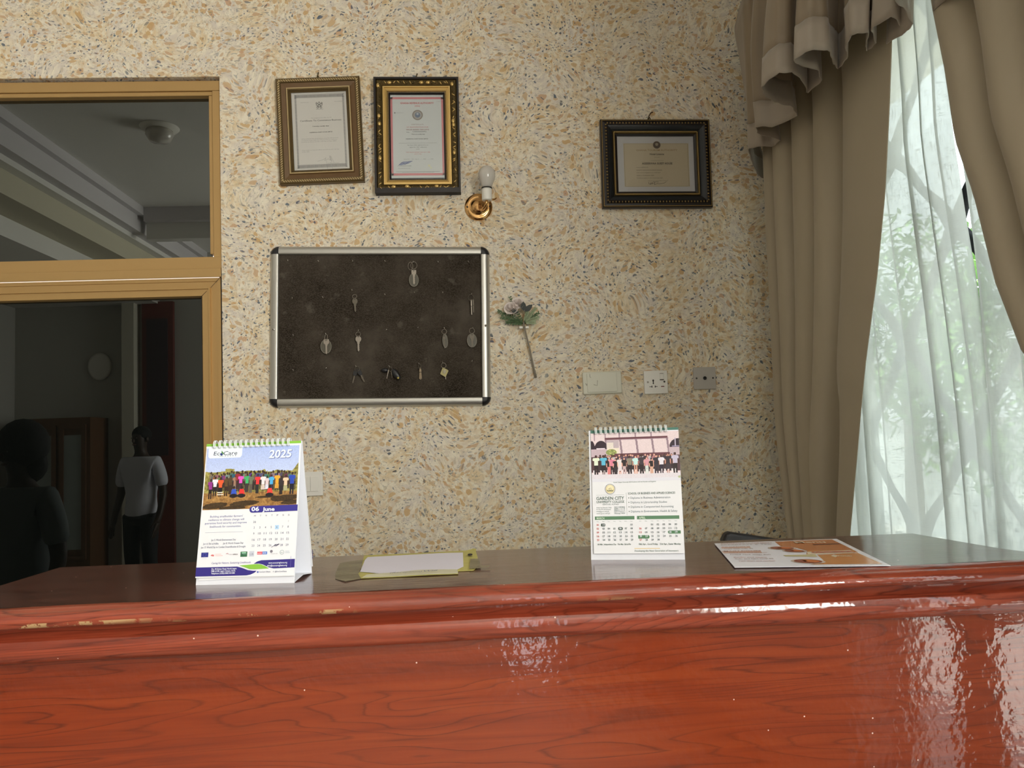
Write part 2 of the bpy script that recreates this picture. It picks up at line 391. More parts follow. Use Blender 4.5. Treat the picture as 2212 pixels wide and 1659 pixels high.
# window_2: the curtained window in the right wall
w2 = tag(bpy.data.objects.new('window_2', None), 'bright window behind sheer voile with iron grille', None, kind='structure'); COL.objects.link(w2)
WF = simple('white_window_frame', (.55, .55, .5), .5)
mb = MB()
for y0, y1 in ((-.14, -.10), (1.02, 1.07), (2.45, 2.5)): mb.box(1.27, 1.32, y0, y1, .15, 2.8, WF)
mb.box(1.27, 1.32, -.10, 1.02, .15, .21, WF); mb.box(1.27, 1.32, 1.07, 2.45, .15, .21, WF); mb.box(1.27, 1.32, -.10, 1.02, 2.74, 2.8, WF); mb.box(1.27, 1.32, 1.07, 2.45, 2.74, 2.8, WF)
mb.build('window_frame', w2)
mb = MB(); mb.box(1.293, 1.297, -.10, 1.02, .21, 2.74, M['clear']); mb.build('glass_pane', w2)
mb = MB(); mb.box(1.293, 1.297, 1.07, 2.45, .21, 2.74, M['clear']); mb.build('glass_pane', w2)
mb = MB(); yc, zc, dy, dz = 1.84, EYE+.482, .25, .27
for i in range(-4, 4):
    for j in range(-6, 6):
        y, z = yc+(2*i+(j % 2))*dy, zc+j*dz
        if not (1.05 < y < 2.47 and .2 < z < 2.75): continue
        for sy, sz in ((1, 1), (1, -1)):
            for s in (1, -1):
                p1 = (y+s*sy*dy, z+s*sz*dz)
                q = [(y+(p1[0]-y)*t, z+(p1[1]-z)*t) for t in (0, .25, .5)]
                q = [(a, b+ .012*math.sin(k*1.5)) for k, (a, b) in enumerate(q)]
                if all(1.05 < a < 2.47 and .2 < b < 2.76 for a, b in q): mb.tube([(1.225, a, b) for a, b in q], [.022, .014, .011], M['iron'], 6)
        mb.ell((1.225, y, z), .022, .028, .036, M['iron'])
mb.build('grille', w2)
# window_3: the lobby window beside the camera that lights the room
w3 = tag(bpy.data.objects.new('window_3', None), None, None, kind='structure'); COL.objects.link(w3)
mb = MB()
for y0 in (-2.1, -1.22, -.35): mb.box(1.17, 1.22, y0, y0+.05, 1.25, 2.85, WF)
mb.build('window_frame', w3)
# lobby things seen only in the reflections of the dark glass
mb = MB(); mb.box(-3.48, -3.36, -2.5, -2.36, 0, 3.0, simple('pillar_paint', (.62, .60, .50), .7)); mb.build('trim_4', kind='structure')
d1 = tag(bpy.data.objects.new('door_1', None), 'dark red door behind the white-shirted person in the window reflection', None, kind='structure'); COL.objects.link(d1)
RD = simple('dark_red_door', (.16, .035, .028), .45, var=.3)
mb = MB(); mb.box(-3.31, -3.0, -2.49, -2.44, 0, 2.88, RD); mb.build('door_leaf', d1)
mb = MB(); mb.box(-3.26, -3.05, -2.439, -2.425, 1.3, 2.7, simple('door_panel', (.05, .03, .04), .4)); mb.build('door_panel', d1)
cab = thing('display_cabinet', 'wooden glass-doored cabinet mirrored in the dark window', 'cabinet', (-3.97, -2.3, 0))
WD = simple('cabinet_wood', (.13, .06, .025), .5, var=.3)
mb = MB(); mb.box(-.3, .3, -.19, .19, 0, 1.70, WD); mb.build('body', cab)
for x0 in (-.26, .02):
    mb = MB(); mb.frame(.25, 1.3, [(0, 0), (0, .02), (.04, .02), (.04, .0)], WD)
    o = mb.build('door', cab); o.location = (x0+.12, .19, .98); o.rotation_euler = (0, 0, PI)
    g = MB(); g.box(-.09, .09, .001, .004, -.55, .55, simple('cabinet_glass', (.30, .34, .33), .2)); g = g.build('glass_pane', o); g.location = (0, -.008, 0)
clk = thing('wall_clock', 'oval wall clock mirrored faintly in the dark window', 'clock', (-3.75, -2.5, EYE+.88), (0, 0, PI))
mb = MB(); mb.lathe([(0, 0), (.11, 0), (.12, .02), (.10, .03), (0, .03)], M['white'], Matrix.Rotation(PI/2, 4, 'X') @ Matrix.Scale(1.2, 4, (0, 1, 0))); mb.build('clock_case', clk)
fl = thing('ceiling_light', 'small ceiling light mirrored in the upper pane', 'lamp', (-1.9, .75, CH-.001))
mb = MB(); mb.lathe([(0, -.02), (.10, -.02), (.12, 0)], M['white']); mb.build('ceiling_plate', fl)
mb = MB(); mb.lathe([(0, -.1), (.06, -.09), (.085, -.05), (.08, -.0215), (0, -.0215)], M['bulb']); mb.build('shade', fl)
# ------------------------------------------------------------------ outside the window
mb = MB(); mb.box(1.35, 26, -18, 22, -.3, -.2, simple('yard_ground', (.55, .54, .50), .9)); mb.build('ground', kind='structure')
mb = MB(); mb.box(1.36, 2.0, -1.5, 4.5, 2.82, 2.95, simple('eave_paint', (.62, .58, .48), .8)); mb.build('roof_eave', kind='structure')
fw = thing('boundary_wall', 'pale garden boundary wall outside the curtained window', 'wall', (6.5, 4, -.2))
mb = MB(); mb.box(-.1, .1, -14, 14, 0, 1.5, simple('boundary_paint', (.7, .72, .7), .8)); mb.build('wall_body', fw)
mb = MB(); mb.box(-.14, .14, -14, 14, 1.5, 1.58, simple('coping', (.5, .5, .5), .8)); mb.build('coping', fw)
LF = NT('leaf_green'); nn = LF.noise(LF.coords(), 2, 2); LF.link(LF.mix(nn.outputs['Fac'], (.05, .16, .025), (.20, .38, .07)), LF.b.inputs['Base Color']); LF.b.inputs['Roughness'].default_value = .6
LF = LF.mat
def tree(x, y, h, r, label):
    t = thing('garden_tree', label, 'tree', (x, y, -.2), group='trees beyond the curtained window')
    mb = MB(); mb.tube([(0, 0, 0), (.06, .03, h*.4), (0, .05, h*.8)], [.12, .09, .05], simple('bark', (.16, .12, .08), .9), 8); mb.build('trunk', t)
    mb = MB(); rr = random.Random(int(x*10+y*7))
    for i in range(2200):
        d = Vector((rr.gauss(0, 1), rr.gauss(0, 1), rr.gauss(0, 1))).normalized()*(r*rr.uniform(.55, 1.05))
        c = Vector((d.x, d.y, h*.78+d.z*.85)); a = Vector((rr.uniform(-1, 1), rr.uniform(-1, 1), rr.uniform(-1, 1))).normalized(); b = a.cross(Vector((0, .3, 1))).normalized(); s = rr.uniform(.06, .12)
        mb.add([c-a*s, c-b*s*.4, c+a*s, c+b*s*.4], [(0, 1, 2, 3)], LF)
    mb.build('foliage', t, kind='stuff')
tree(5.4, 9.3, 3.6, 1.5, 'leafy green tree outside, left part of the sheer curtain')
tree(4.6, 6.1, 2.5, 1.2, 'leafy green tree outside, farthest beyond the sheer curtain')
tree(3.0, 8.0, 1.5, .8, 'small leafy tree outside, nearest beyond the sheer curtain')
# ------------------------------------------------------------------ reception counter
CT = EYE-.20
counter = thing('reception_counter', 'glossy red-brown wooden reception counter with moulded front edge', 'counter', (0, 0, 0))
XA, XB = -.733, .822
def yback(x): return 1.4416-(x+.731)*.0384
prof = [(1.080, 0), (1.066, -.0008), (1.0625, -.0035), (1.060, -.0042), (1.053, -.0062), (1.0485, -.011), (1.0478, -.0165), (1.050, -.0215), (1.054, -.0228), (1.10, -.0228)]
def extrude_profile(prof, x0, x1, mat, n=60, yend=None):
    mb = MB(); N = len(prof); vs = []
    for i in range(n+1):
        x = x0+(x1-x0)*i/n
        for (y, z) in prof: vs.append((x, y+.0006*math.sin(x*9), CT+z+.0004*math.sin(x*23+1)))
    fs = [(i*N+k, (i+1)*N+k, (i+1)*N+k+1, i*N+k+1) for i in range(n) for k in range(N-1)]
    mb.add(vs, fs, mat, True); return mb
mb = MB()
mb.add([(XA-.1, 1.0795, CT), (XB+.03, 1.0795, CT), (XB-.003, 1.18, CT), (.796, 1.383, CT), (-.731, 1.4416, CT), (-.7336, 1.267, CT), (-.733, 1.15, CT)], [(0, 1, 2, 3, 4, 5, 6)], M['top'])
P = [(XB+.03, 1.0795), (XB-.003, 1.18), (.796, 1.383), (-.731, 1.4416), (-.7336, 1.267), (-.733, 1.15), (XA-.1, 1.0795)]
mb.add([(x, y, CT) for x, y in P]+[(x, y, CT-.0228) for x, y in P], [(i, i+7, i+8, i+1) for i in range(6)], M['edge'])
mb.add([(x, y, CT-.0228) for x, y in P], [(6, 5, 4, 3, 2, 1, 0)], M['edge'])
mb.build('worktop', counter, label='brown lacquered worktop')
extrude_profile(prof, XA-.1, XB+.03, M['edge']).build('front_moulding', counter, label='chipped glossy red edge moulding')
prof2 = [(1.080, -.0229), (1.080, -.0395), (1.0655, -.0405), (1.0635, -.043), (1.0640, -.060), (1.0655, -.064), (1.070, -.0695), (1.078, -.0725), (1.094, -.073)]
extrude_profile(prof2, XA-.1, XB+.03, M['edge']).build('lower_moulding', counter)
mb = MB(); mb.box(XA-.1, XB+.02, 1.0945, 1.115, .0, CT-.0226, M['fascia']); mb.build('front_panel', counter)
mb = MB(); mb.box(-.72, -.70, 1.115, 1.40, 0, CT-.023, M['fascia']); mb.build('side_panel', counter)
mb = MB(); mb.box(.77, .79, 1.115, 1.37, 0, CT-.023, M['fascia']); mb.build('side_panel', counter)
mb = MB(); mb.box(-.70, .77, 1.13, 1.39, .72, .74, M['fascia']); mb.build('inner_shelf', counter)
# ------------------------------------------------------------------ curtains of the right window
def cloth(name, fn, nu, nv, mat, parent=None, thick=0, uvs=(1, 1)):
    vs = [fn(i/nu, j/nv) for j in range(nv+1) for i in range(nu+1)]
    fs = [(j*(nu+1)+i, j*(nu+1)+i+1, (j+1)*(nu+1)+i+1, (j+1)*(nu+1)+i) for j in range(nv) for i in range(nu)]
    me = bpy.data.meshes.new(name); me.from_pydata(vs, [], fs); me.materials.append(mat)
    uv = me.uv_layers.new(name='UVMap')
    for p in me.polygons:
        p.use_smooth = True
        for li, vi in zip(p.loop_indices, p.vertices): uv.data[li].uv = ((vi % (nu+1))/nu*uvs[0], (vi//(nu+1))/nv*uvs[1])
    o = bpy.data.objects.new(name, me); COL.objects.link(o)
    if parent: o.parent = parent
    if thick:
        sm = o.modifiers.new('solid', 'SOLIDIFY'); sm.thickness = thick; sm.offset = 0
    return o
def lerp(a, b, t): return a+(b-a)*t
def pw(pts, t):
    for (a, x), (b, y) in zip(pts, pts[1:]):
        if t <= b: return lerp(x, y, max(0, (t-a)/(b-a)))
    return pts[-1][1]
def sharp(x): # cloth fold: round crests, tight valleys
    return abs(math.sin(x))*2-1
ZTOP = EYE+1.33
# sheer: v 0 at top
def gap(zr): return pw([(-1.2, 1.62), (0, 1.625), (.3, 1.64), (.75, 1.685), (1.4, 1.70)], zr)
def f_sheer(u, v, side):
    z = lerp(ZTOP, .17, v); zr = z-EYE
    wgap = pw([(-1.2, -.05), (-.2, -.03), (.1, -.02), (.30, -.004), (.45, .004), (.68, .010), (.80, -.02), (1.4, -.03)], zr)
    k = lerp(0, .62, u) if side == 0 else lerp(.62, 1, u)
    y = lerp(2.56, gap(zr)+wgap/2, u) if side == 0 else lerp(gap(zr)-wgap/2, 1.06, u)
    ph = k*PI*17+1.1*math.sin(k*9)+.8*math.sin(k*23)
    a = .017*(1+.4*math.sin(k*31))*lerp(.8, 1.2, v); e = min(1, (1-u if side == 0 else u)*12)
    return (1.124+.7*a*sharp(ph+.35*v*math.sin(k*13))+(.004 if side else -.004)*(1-e), y+.010*math.sin(ph*2)*min(1, (1-u)*u*16), z)
sh = thing('sheer_curtain', 'white sheer slubbed voile curtains letting daylight through the right window', 'curtain', (0, 0, 0))
cloth('voile', lambda u, v: f_sheer(u, v, 0), 280, 40, M['sheer'], sh, uvs=(1.6, 2.3))
cloth('voile', lambda u, v: f_sheer(u, v, 1), 160, 40, M['sheer'], sh, uvs=(1.0, 2.3))
# left drape (far side): edges as they hang
def f_left(u, v):
    z = lerp(ZTOP-.04, .25, v); zr = z-EYE
    yl = pw([(-1.2, 2.42), (-.35, 2.515), (-.117, 2.55), (.037, 2.565), (.35, 2.55), (.66, 2.54), (.91, 2.52), (1.4, 2.50)], zr)
    yr = pw([(-1.2, 2.26), (-.30, 2.09), (.02, 1.99), (.165, 1.94), (.37, 1.857), (.56, 1.795), (.74, 1.753), (.9, 1.72), (1.4, 1.70)], zr)
    y = lerp(yl, yr, u)
    ph = PI*(8.2*u-3.7*u*u)+.5+.35*math.sin(u*11)+ .25*zr
    dp = min(1, (1-v)*1.2)
    a = .026*lerp(.6, 1, dp)*(1-.45*u*(1-dp))
    x = 1.034-a*sharp(ph)
    # the pulled-in hollow of the lower part
    k = 1/(1+math.exp((zr-.02)/.05))
    cu = .68-.06*max(0, -zr)
    s_ = u-cu
    x = lerp(x, 1.030, k*math.exp(-(s_/.25)**2)*.9)+k*(.058*math.exp(-(s_/.085)**4)-.020*math.exp(-((s_+.19)/.07)**2)-.006*math.exp(-((s_-.17)/.05)**2))
    x += .008+.003*math.sin(u*19+zr*2)
    return (x, y+.01*math.sin(ph*2)*dp, z)
dl = thing('left_drape', 'taupe curtain hanging in folds beside the flecked wall', 'curtain', (0, 0, 0))
cloth('drape_cloth', f_left, 260, 80, M['curtain'], dl, .002)
def f_right(u, v):
    z = lerp(ZTOP-.04, .25, v); zr = z-EYE
    yl = pw([(-1.2, .70), (-.45, .64), (-.35, .66), (-.22, .86), (-.1, 1.10), (.0, 1.27), (.125, 1.378), (.27, 1.437), (.37, 1.46), (.45, 1.478), (.585, 1.522), (.74, 1.535), (.9, 1.56), (1.4, 1.58)], zr)
    yr = pw([(-1.2, .50), (-.4, .53), (.3, .50), (1.4, .47)], zr)
    ph = u*PI*7.5+.9+.6*math.sin(u*7); g = abs(yl-yr)
    a = min(.026, .05*g+.008)
    x = 1.045-a*sharp(ph)+.003*math.sin(u*23+zr*4)
    return (x, lerp(yl, yr, u)+.006*math.sin(2*ph), z)
dr = thing('right_drape', 'taupe curtain drawn aside at the right edge of the window', 'curtain', (0, 0, 0))
cloth('drape_cloth', f_right, 200, 70, M['curtain'], dr, .002)
mb = MB(); mb.tube([(1.13, .51, EYE-.40), (1.03, .49, EYE-.40), (.985, .58, EYE-.41), (1.03, .68, EYE-.40), (1.13, .66, EYE-.39)], .016, M['band'], 8); mb.build('tieback', dr)
# valance: a deep pleated frill on a projecting box
va = thing('curtain_valance', 'brown pleated pelmet frill with pale hem band above the window', 'valance', (0, 0, 0))
path = [(1.13, 2.73, 0), (1.06, 2.66, 0), (.985, 2.52, .005), (.940, 2.425, .01), (.965, 2.385, .0), (1.005, 2.385, 0), (1.01, 2.33, .0), (.925, 2.30, .01), (.905, 2.262, .015), (.945, 2.225, 0), (.985, 2.15, 0), (.94, 2.08, 0), (.883, 2.055, 0), (.835, 2.01, 0), (.804, 1.955, 0),
        (.823, 1.897, .008), (.862, 1.893, .008), (.914, 1.944, 0), (.945, 2.0, 0), (.955, 1.93, 0), (.915, 1.862, 0), (.865, 1.845, 0), (.824, 1.803, -.003), (.855, 1.775, .006), (.901, 1.776, .006), (.936, 1.832, 0), (.965, 1.862, 0), (.962, 1.80, 0), (.928, 1.745, 0),
        (.927, 1.712, .01), (.958, 1.700, .01), (.975, 1.745, 0), (.99, 1.77, 0), (.998, 1.735, 0), (.958, 1.682, .01), (.985, 1.64, .015), (1.018, 1.665, 0), (1.016, 1.731, -.004), (1.04, 1.69, 0), (1.037, 1.650, 0), (.99, 1.60, .01), (.954, 1.576, .015), (.965, 1.52, .02), (1.04, 1.55, .0), (1.05, 1.595, 0), (1.055, 1.50, 0), (1.0, 1.44, 0), (.93, 1.41, 0), (.93, 1.33, 0), (1.03, 1.31, 0), (1.05, 1.25, 0), (.94, 1.20, 0), (.94, 1.08, 0), (1.04, 1.06, 0), (1.04, .98, 0), (.94, .95, 0), (.94, .82, 0), (1.04, .80, 0), (1.04, .70, 0), (.94, .66, 0), (.94, .52, 0), (1.05, .42, 0), (1.14, .34, 0)]
# resample with slight corner rounding
path = [(x, y, dz) if (x <= 1.015 or i < 2 or i > len(path)-3) else (1.015, y*1.015/x, .90*1.015/x-.90+dz) for i, (x, y, dz) in enumerate(path)]
rp_ = []
for i in range(len(path)-1):
    a, b = Vector(path[i]), Vector(path[i+1])
    for t in (.10, .32, .5, .68, .90):
        q = a.lerp(b, t); rp_.append(q+Vector((.0012*math.sin(i*5+t*9), .0012*math.cos(i*7+t*8), .0015*math.sin(i*3+t*7))))
rp_.append(Vector(path[-1]))
sm_ = rp_
def val_pt(i, t):
    """t: 0 hem .. 1 top"""
    p = sm_[i]; z = EYE+.90+p.z
    bulge = .02*math.sin(t*PI)
    k = (1-t)**1.1
    x = lerp(.985, p.x, .30+.70*k) - bulge*(p.x < .93)
    s = i/(len(sm_)-1)
    ys = 2.73-2.4*s*1.0
    y = lerp(p.y, p.y*.35+ (2.70-2.38*s)*.65, t*.55)
    return (x, y, lerp(z, EYE+1.45, t))
def val_strip(t0, t1, nt, off, mat, name):
    N = len(sm_); vs = []
    for j in range(nt+1):
        for i in range(N):
            p = Vector(val_pt(i, lerp(t0, t1, j/nt)))
            if off:
                q = Vector(val_pt(min(i+1, N-1), lerp(t0, t1, j/nt)))-Vector(val_pt(max(i-1, 0), lerp(t0, t1, j/nt))); n = Vector((q.y, -q.x, 0)).normalized(); p = p+n*off
            vs.append(p)
    me = bpy.data.meshes.new(name); me.from_pydata(vs, [], [(j*N+i, j*N+i+1, (j+1)*N+i+1, (j+1)*N+i) for j in range(nt) for i in range(N-1)]); me.materials.append(mat)
    for p in me.polygons: p.use_smooth = True
    o = bpy.data.objects.new(name, me); COL.objects.link(o); o.parent = va
    sm = o.modifiers.new('solid', 'SOLIDIFY'); sm.thickness = .0025; sm.offset = 0
    return o
val_strip(.14, 1.0, 12, 0, M['valance'], 'frill')
val_strip(0, .155, 4, .0015, M['band'], 'hem_band')
mb = MB(); mb.box(1.03, 1.149, .36, 2.58, EYE+1.40, EYE+1.46, M['valance']); mb.build('pelmet_board', va)
# ------------------------------------------------------------------ chair behind the counter
ch = thing('office_chair', 'black chair back just showing behind the counter under the curtain', 'chair', (.80, 1.95, 0), (0, 0, 0))
BK = simple('black_vinyl', (.016, .014, .016), .45, bump=(200, .1))
mb = MB(); pts = [(-.165, 0, .62), (.12, 0, .62), (.13, 0, .98), (.12, 0, 1.035), (-.017, 0, 1.066), (-.148, 0, 1.091), (-.160, 0, 1.088), (-.168, 0, 1.072)]
mb.poly(pts, BK, (0, .035, 0)); o = mb.build('backrest', ch); bv = o.modifiers.new('b', 'BEVEL'); bv.width = .008; bv.segments = 3
mb = MB(); mb.box(-.17, .14, -.36, 0, .44, .50, BK); o = mb.build('seat', ch); bv = o.modifiers.new('b', 'BEVEL'); bv.width = .02; bv.segments = 3
for x in (-.12, .09):
    mb = MB(); mb.tube([(x, .05, .66), (x, .06, .5), (x, .02, .42)], .012, M['black'], 6); mb.build('back_bracket', ch)
for x in (-.14, .11):
    for y in (-.32, -.02):
        mb = MB(); mb.tube([(x, y, .44), (x*1.15, y*1.05, 0.0)], .014, M['black'], 6); mb.build('leg', ch)
# ------------------------------------------------------------------ lettering helper
_tc = {}
def glyphs(s, bold=0, shear=0):
    k = (s, bold, shear)
    if k not in _tc:
        c = bpy.data.curves.new('t', 'FONT'); c.body = s; c.resolution_u = 2; c.offset = bold; c.shear = shear; c.size = 1
        o = bpy.data.objects.new('t', c); me = bpy.data.meshes.new_from_object(o)
        vs = [tuple(v.co) for v in me.vertices]; fs = [tuple(p.vertices) for p in me.polygons]
        bpy.data.objects.remove(o); bpy.data.curves.remove(c); bpy.data.meshes.remove(me); _tc[k] = (vs, fs)
    return _tc[k]
class Sheet:
    """print on a sheet: u, v in 0..1 from the top left corner; P(u, v, lift) -> point"""
    def __init__(s, P, w, h): s.P = P; s.w = w; s.h = h; s.mb = MB()
    def text(s, t, u0, u1, v, hgt, mat, bold=0, shear=0, lift=.0004, slope=0):
        """baseline v, cap height hgt (fraction of h), spans u0..u1"""
        vs, fs = glyphs(t, bold, shear)
        if not vs: return
        xs = [p[0] for p in vs]; a, b = min(xs), max(xs); k = hgt/.70
        s.mb.add([s.P(u0+(p[0]-a)/(b-a)*(u1-u0), v-p[1]*k+slope*(p[0]-a)/(b-a), lift) for p in vs], fs, mat)
    def rect(s, u0, u1, v0, v1, mat, lift=.0002):
        s.mb.add([s.P(u0, v1, lift), s.P(u1, v1, lift), s.P(u1, v0, lift), s.P(u0, v0, lift)], [(0, 1, 2, 3)], mat)
    def poly(s, pts, mat, lift=.0003): s.mb.add([s.P(u, v, lift) for u, v in pts][::-1], [tuple(range(len(pts)))], mat)
    def disc(s, u, v, r, mat, lift=.0003, n=24, sx=1, a0=0, a1=2*PI):
        s.poly([(u+r*sx*math.cos(a0+(a1-a0)*i/n), v+r*s.w/s.h*math.sin(a0+(a1-a0)*i/n)) for i in range(n)], mat, lift)
    def ring(s, u, v, r, w, mat, lift=.0003, n=28):
        q = s.w/s.h
        for i in range(n):
            a, b = 2*PI*i/n, 2*PI*(i+1)/n
            s.poly([(u+r*math.cos(a), v+r*q*math.sin(a)), (u+r*math.cos(b), v+r*q*math.sin(b)), (u+(r-w)*math.cos(b), v+(r-w)*q*math.sin(b)), (u+(r-w)*math.cos(a), v+(r-w)*q*math.sin(a))], mat, lift)
    def line(s, pts, w, mat, lift=.0004):
        q = s.w/s.h
        for (a, b), (c, d) in zip(pts, pts[1:]):
            n = Vector((-(d-b)/q, (c-a)*1.0)); n = n.normalized()*w/2 if n.length else n
            s.poly([(a+n.x, b+n.y*q), (c+n.x, d+n.y*q), (c-n.x, d-n.y*q), (a-n.x, b-n.y*q)], mat, lift)
def wall_sheet(w, h, y): return Sheet(lambda u, v, l: ((u-.5)*w, y-l, (.5-v)*h), w, h)
# ------------------------------------------------------------------ framed certificates
bronze = simple('bronze_gilt', (.13, .085, .03), .4, .35, var=.2); bronze_hi = simple('bronze_highlight', (.60, .46, .24), .3, .35)
wbrown = simple('walnut_brown', (.145, .078, .028), .45, var=.15); gold = simple('gold_leaf', (.66, .45, .16), .28, .6)
goldd = simple('aged_gold', (.11, .075, .025), .35, .6, var=.5); blackf = simple('black_lacquer', (.014, .010, .010), .35); navy = simple('black_satin', (.012, .015, .018), .38)
glass = mat_pane('frame_glass', (1, 1, 1), 1.45, True)
def tw(px, pz): return (px, WY, EYE+pz)
def hook_nail(parent, z):
    mb = MB(); mb.tube([(0, 0, z), (0, -.012, z+.012), (.004, -.016, z+.022)], .0022, goldd, 6); mb.tube([(-.006, -.012, z-.002), (0, -.012, z+.014), (.006, -.012, z-.002)], .0018, goldd, 6); mb.build('hanging_hook', parent)
def back_and_glass(parent, w, h, yb, yg):
    mb = MB(); mb.box(-w/2, w/2, yb, -.001, -h/2, h/2, blackf); mb.build('backing', parent)
    mb = MB(); mb.box(-w/2+.002, w/2-.002, yg-.001, yg, -h/2+.002, h/2-.002, glass); mb.build('glass_pane', parent)
def around(w, h, inset, step):
    """points along a rectangle ring: (x, z, side angle)"""
    X, Z = w/2-inset, h/2-inset; out = []
    nx = max(2, int(round(2*X/step))); nz = max(2, int(round(2*Z/step)))
    for i in range(nx): out += [(-X+2*X*(i+.5)/nx, Z, 0), (-X+2*X*(i+.5)/nx, -Z, PI)]
    for i in range(nz): out += [(X, -Z+2*Z*(i+.5)/nz, -PI/2), (-X, -Z+2*Z*(i+.5)/nz, PI/2)]
    return out
def orn(name, parent, w, h, inset, step, y, sz, mat, tilt=0, alt=None):
    mb = MB()
    for k, (x, z, a) in enumerate(around(w, h, inset, step)):
        Mx = Matrix.Rotation(-a+tilt, 3, 'Y'); r = sz if alt is None or k % 2 == 0 else alt
        mb.ell((x, y, z), r[0], r[1], r[2], mat, Mx, 6, 4)
    return mb.build(name, parent, kind='stuff')
G = ink
# 1 bronze frame
fr = thing('certificate_frame', 'tilted brown and bronze frame holding a black-bordered certificate, leftmost on wall', 'picture frame', tw(-.5015, 1.1365), (0, -.014-.012, 0))
w, h = .3015, .392
mb = MB(); mb.frame(w, h, [(0, 0), (0, .022), (.004, .026), (.016, .026), (.018, .022), (.034, .019), (.038, .024)], [bronze, bronze, bronze, bronze, wbrown, wbrown])
mb.build('moulding', fr)
mb = MB(); mb.frame(w, h, [(.0365, .024), (.0375, .0265), (.040, .0265), (.041, .022)], bronze_hi); mb.build('gold_fillet', fr, label='bright gold inner fillet')
mb = MB(); mb.frame(w, h, [(.041, .022), (.044, .022), (.052, .014)], bronze); mb.build('inner_moulding', fr)
orn('rope_trim', fr, w, h, .010, .0085, -.0262, (.0065, .0022, .0022), bronze_hi, .75)
orn('bead_trim', fr, w, h, .0445, .0045, -.0225, (.0016, .0014, .0014), goldd)
back_and_glass(fr, w-.02, h-.02, -.010, -.0145)
mb = MB(); mb.box(-(w/2-.052), w/2-.052, -.0115, -.0102, -(h/2-.05), h/2-.05, simple('ivory_paper', (.60, .58, .54), .6)); pg = mb.build('certificate', fr)
S = wall_sheet(w-.104, h-.100, -.0116)
gy = G(95, 95, 95); gl = G(140, 138, 136)
for i in range(38):
    u = .07+.86*i/37
    S.rect(u-.007, u+.006, .035, .066, gy); S.rect(u-.007, u+.006, .93, .962, gy)
for i in range(52):
    v = .04+.92*i/51
    S.rect(.055, .088, v-.005, v+.004, gy); S.rect(.925, .958, v-.005, v+.004, gy)
for q in ((.05, .965, .028, .031), (.05, .965, .068, .071), (.05, .965, .925, .928), (.05, .965, .964, .967)): S.rect(*q, gy)
S.text('CERTIFICATE', .16, .31, .135, .008, gl); S.text('NUMBER', .78, .93, .135, .008, gl)
for du, dv, r in ((-.03, 0, .028), (.03, 0, .028), (0, .01, .03), (-.045, -.02, .018), (.045, -.02, .018), (-.03, .035, .02), (.03, .035, .02), (0, -.03, .014)): S.ring(.50+du, .165+dv, r, .009, G(95, 92, 88))
S.rect(.44, .57, .222, .225, gy)
S.text('The Companies Act, 1963, Act 179', .34, .71, .338, .010, gl)
S.text('Certificate To Commence Business', .14, .89, .375, .020, G(105, 102, 98), .01)
S.text('I hereby certify that', .36, .66, .445, .012, G(80, 78, 76), .02); S.text('AGESERWAA GUEST HOUSE LIMITED', .30, .72, .522, .012, G(85, 82, 80), .02)
for i, t in enumerate(('having complied with the provisions of section 28 and of the', 'Companies Code, 1963, Act 179 is entitled to commence', 'business at Accra on this 11th day of May, 2004')): S.text(t, .15, .82-.02*i, .600+.020*i, .010, gl)
S.text('Given under my hand and official seal at Accra, this 11th day', .15, .82, .745, .010, gl); S.text('of May, 2004', .15, .28, .765, .010, gl)
S.line([(.42, .885), (.52, .87), (.58, .845), (.55, .88), (.62, .86), (.66, .88), (.64, .82), (.68, .90), (.66, .82), (.72, .91)], .004, gl); S.rect(.60, .81, .915, .918, gl)
S.line([(.58, .88), (.60, .99)], .003, gl); S.line([(.66, .90), (.69, .99)], .003, gl)
S.mb.build('lettering', pg)
hook_nail(fr, h/2)
# 2 gold frame
fr = thing('certificate_frame', 'black and ornate gold leaf frame around a pink-bordered tax certificate', 'picture frame', tw(-.1515, 1.109), (0, .010, 0))
w, h = .3085, .430
mb = MB(); mb.frame(w, h, [(0, 0), (0, .036), (.007, .036), (.009, .031)], blackf); mb.box(-w/2+.0, w/2, -.0365, 0, -h/2-.0, -h/2+.018, blackf); mb.build('moulding', fr, label='black outer moulding')
w2_, h2_ = w, h-.010
mb = MB(); mb.frame(w, h, [(.0085, .031), (.012, .034), (.020, .036), (.029, .030), (.031, .026)], goldd); mb.build('carved_band', fr, label='aged gold carved band')
mb = MB(); rr = random.Random(3)
for k, (x, z, a) in enumerate(around(w, h, .0195, .0085)):
    Mx = Matrix.Rotation(-a+rr.uniform(.4, 1.1)*(1 if k % 3 else -1), 3, 'Y')
    mb.ell((x+rr.uniform(-.002, .002), -.034, z+rr.uniform(-.002, .002)), .0085, .0032, .0024, goldd if rr.random() < .62 else gold, Mx, 6, 4)
mb.build('leaf_carving', fr, kind='stuff')
mb = MB()
for x, z, a in ((-.143, .185, 0), (-.10, .196, 1.5), (.02, .196, 1.5), (.045, .196, 1.5), (.136, .19, 0), (-.141, .07, 0), (-.139, .04, 0), (-.139, -.09, 0), (.137, .05, 0), (.139, -.07, 0), (-.04, -.196, 1.5), (.07, -.196, 1.5), (-.09, -.197, 1.5), (.138, .035, 0)):
    mb.ell((x*.965, -.0375, z*.985), .0065, .004, .0085, gold, Matrix.Rotation(a, 3, 'Y'), 8, 6)
mb.build('gilt_boss', fr, kind='stuff')
mb = MB(); mb.frame(w, h, [(.031, .028), (.032, .031), (.037, .031), (.038, .027), (.041, .027), (.042, .029), (.0475, .026), (.0485, .021)], gold); mb.build('gold_fillet', fr)
mb = MB(); mb.frame(w, h, [(.0485, .021), (.053, .020), (.058, .014)], blackf); mb.build('inner_moulding', fr)
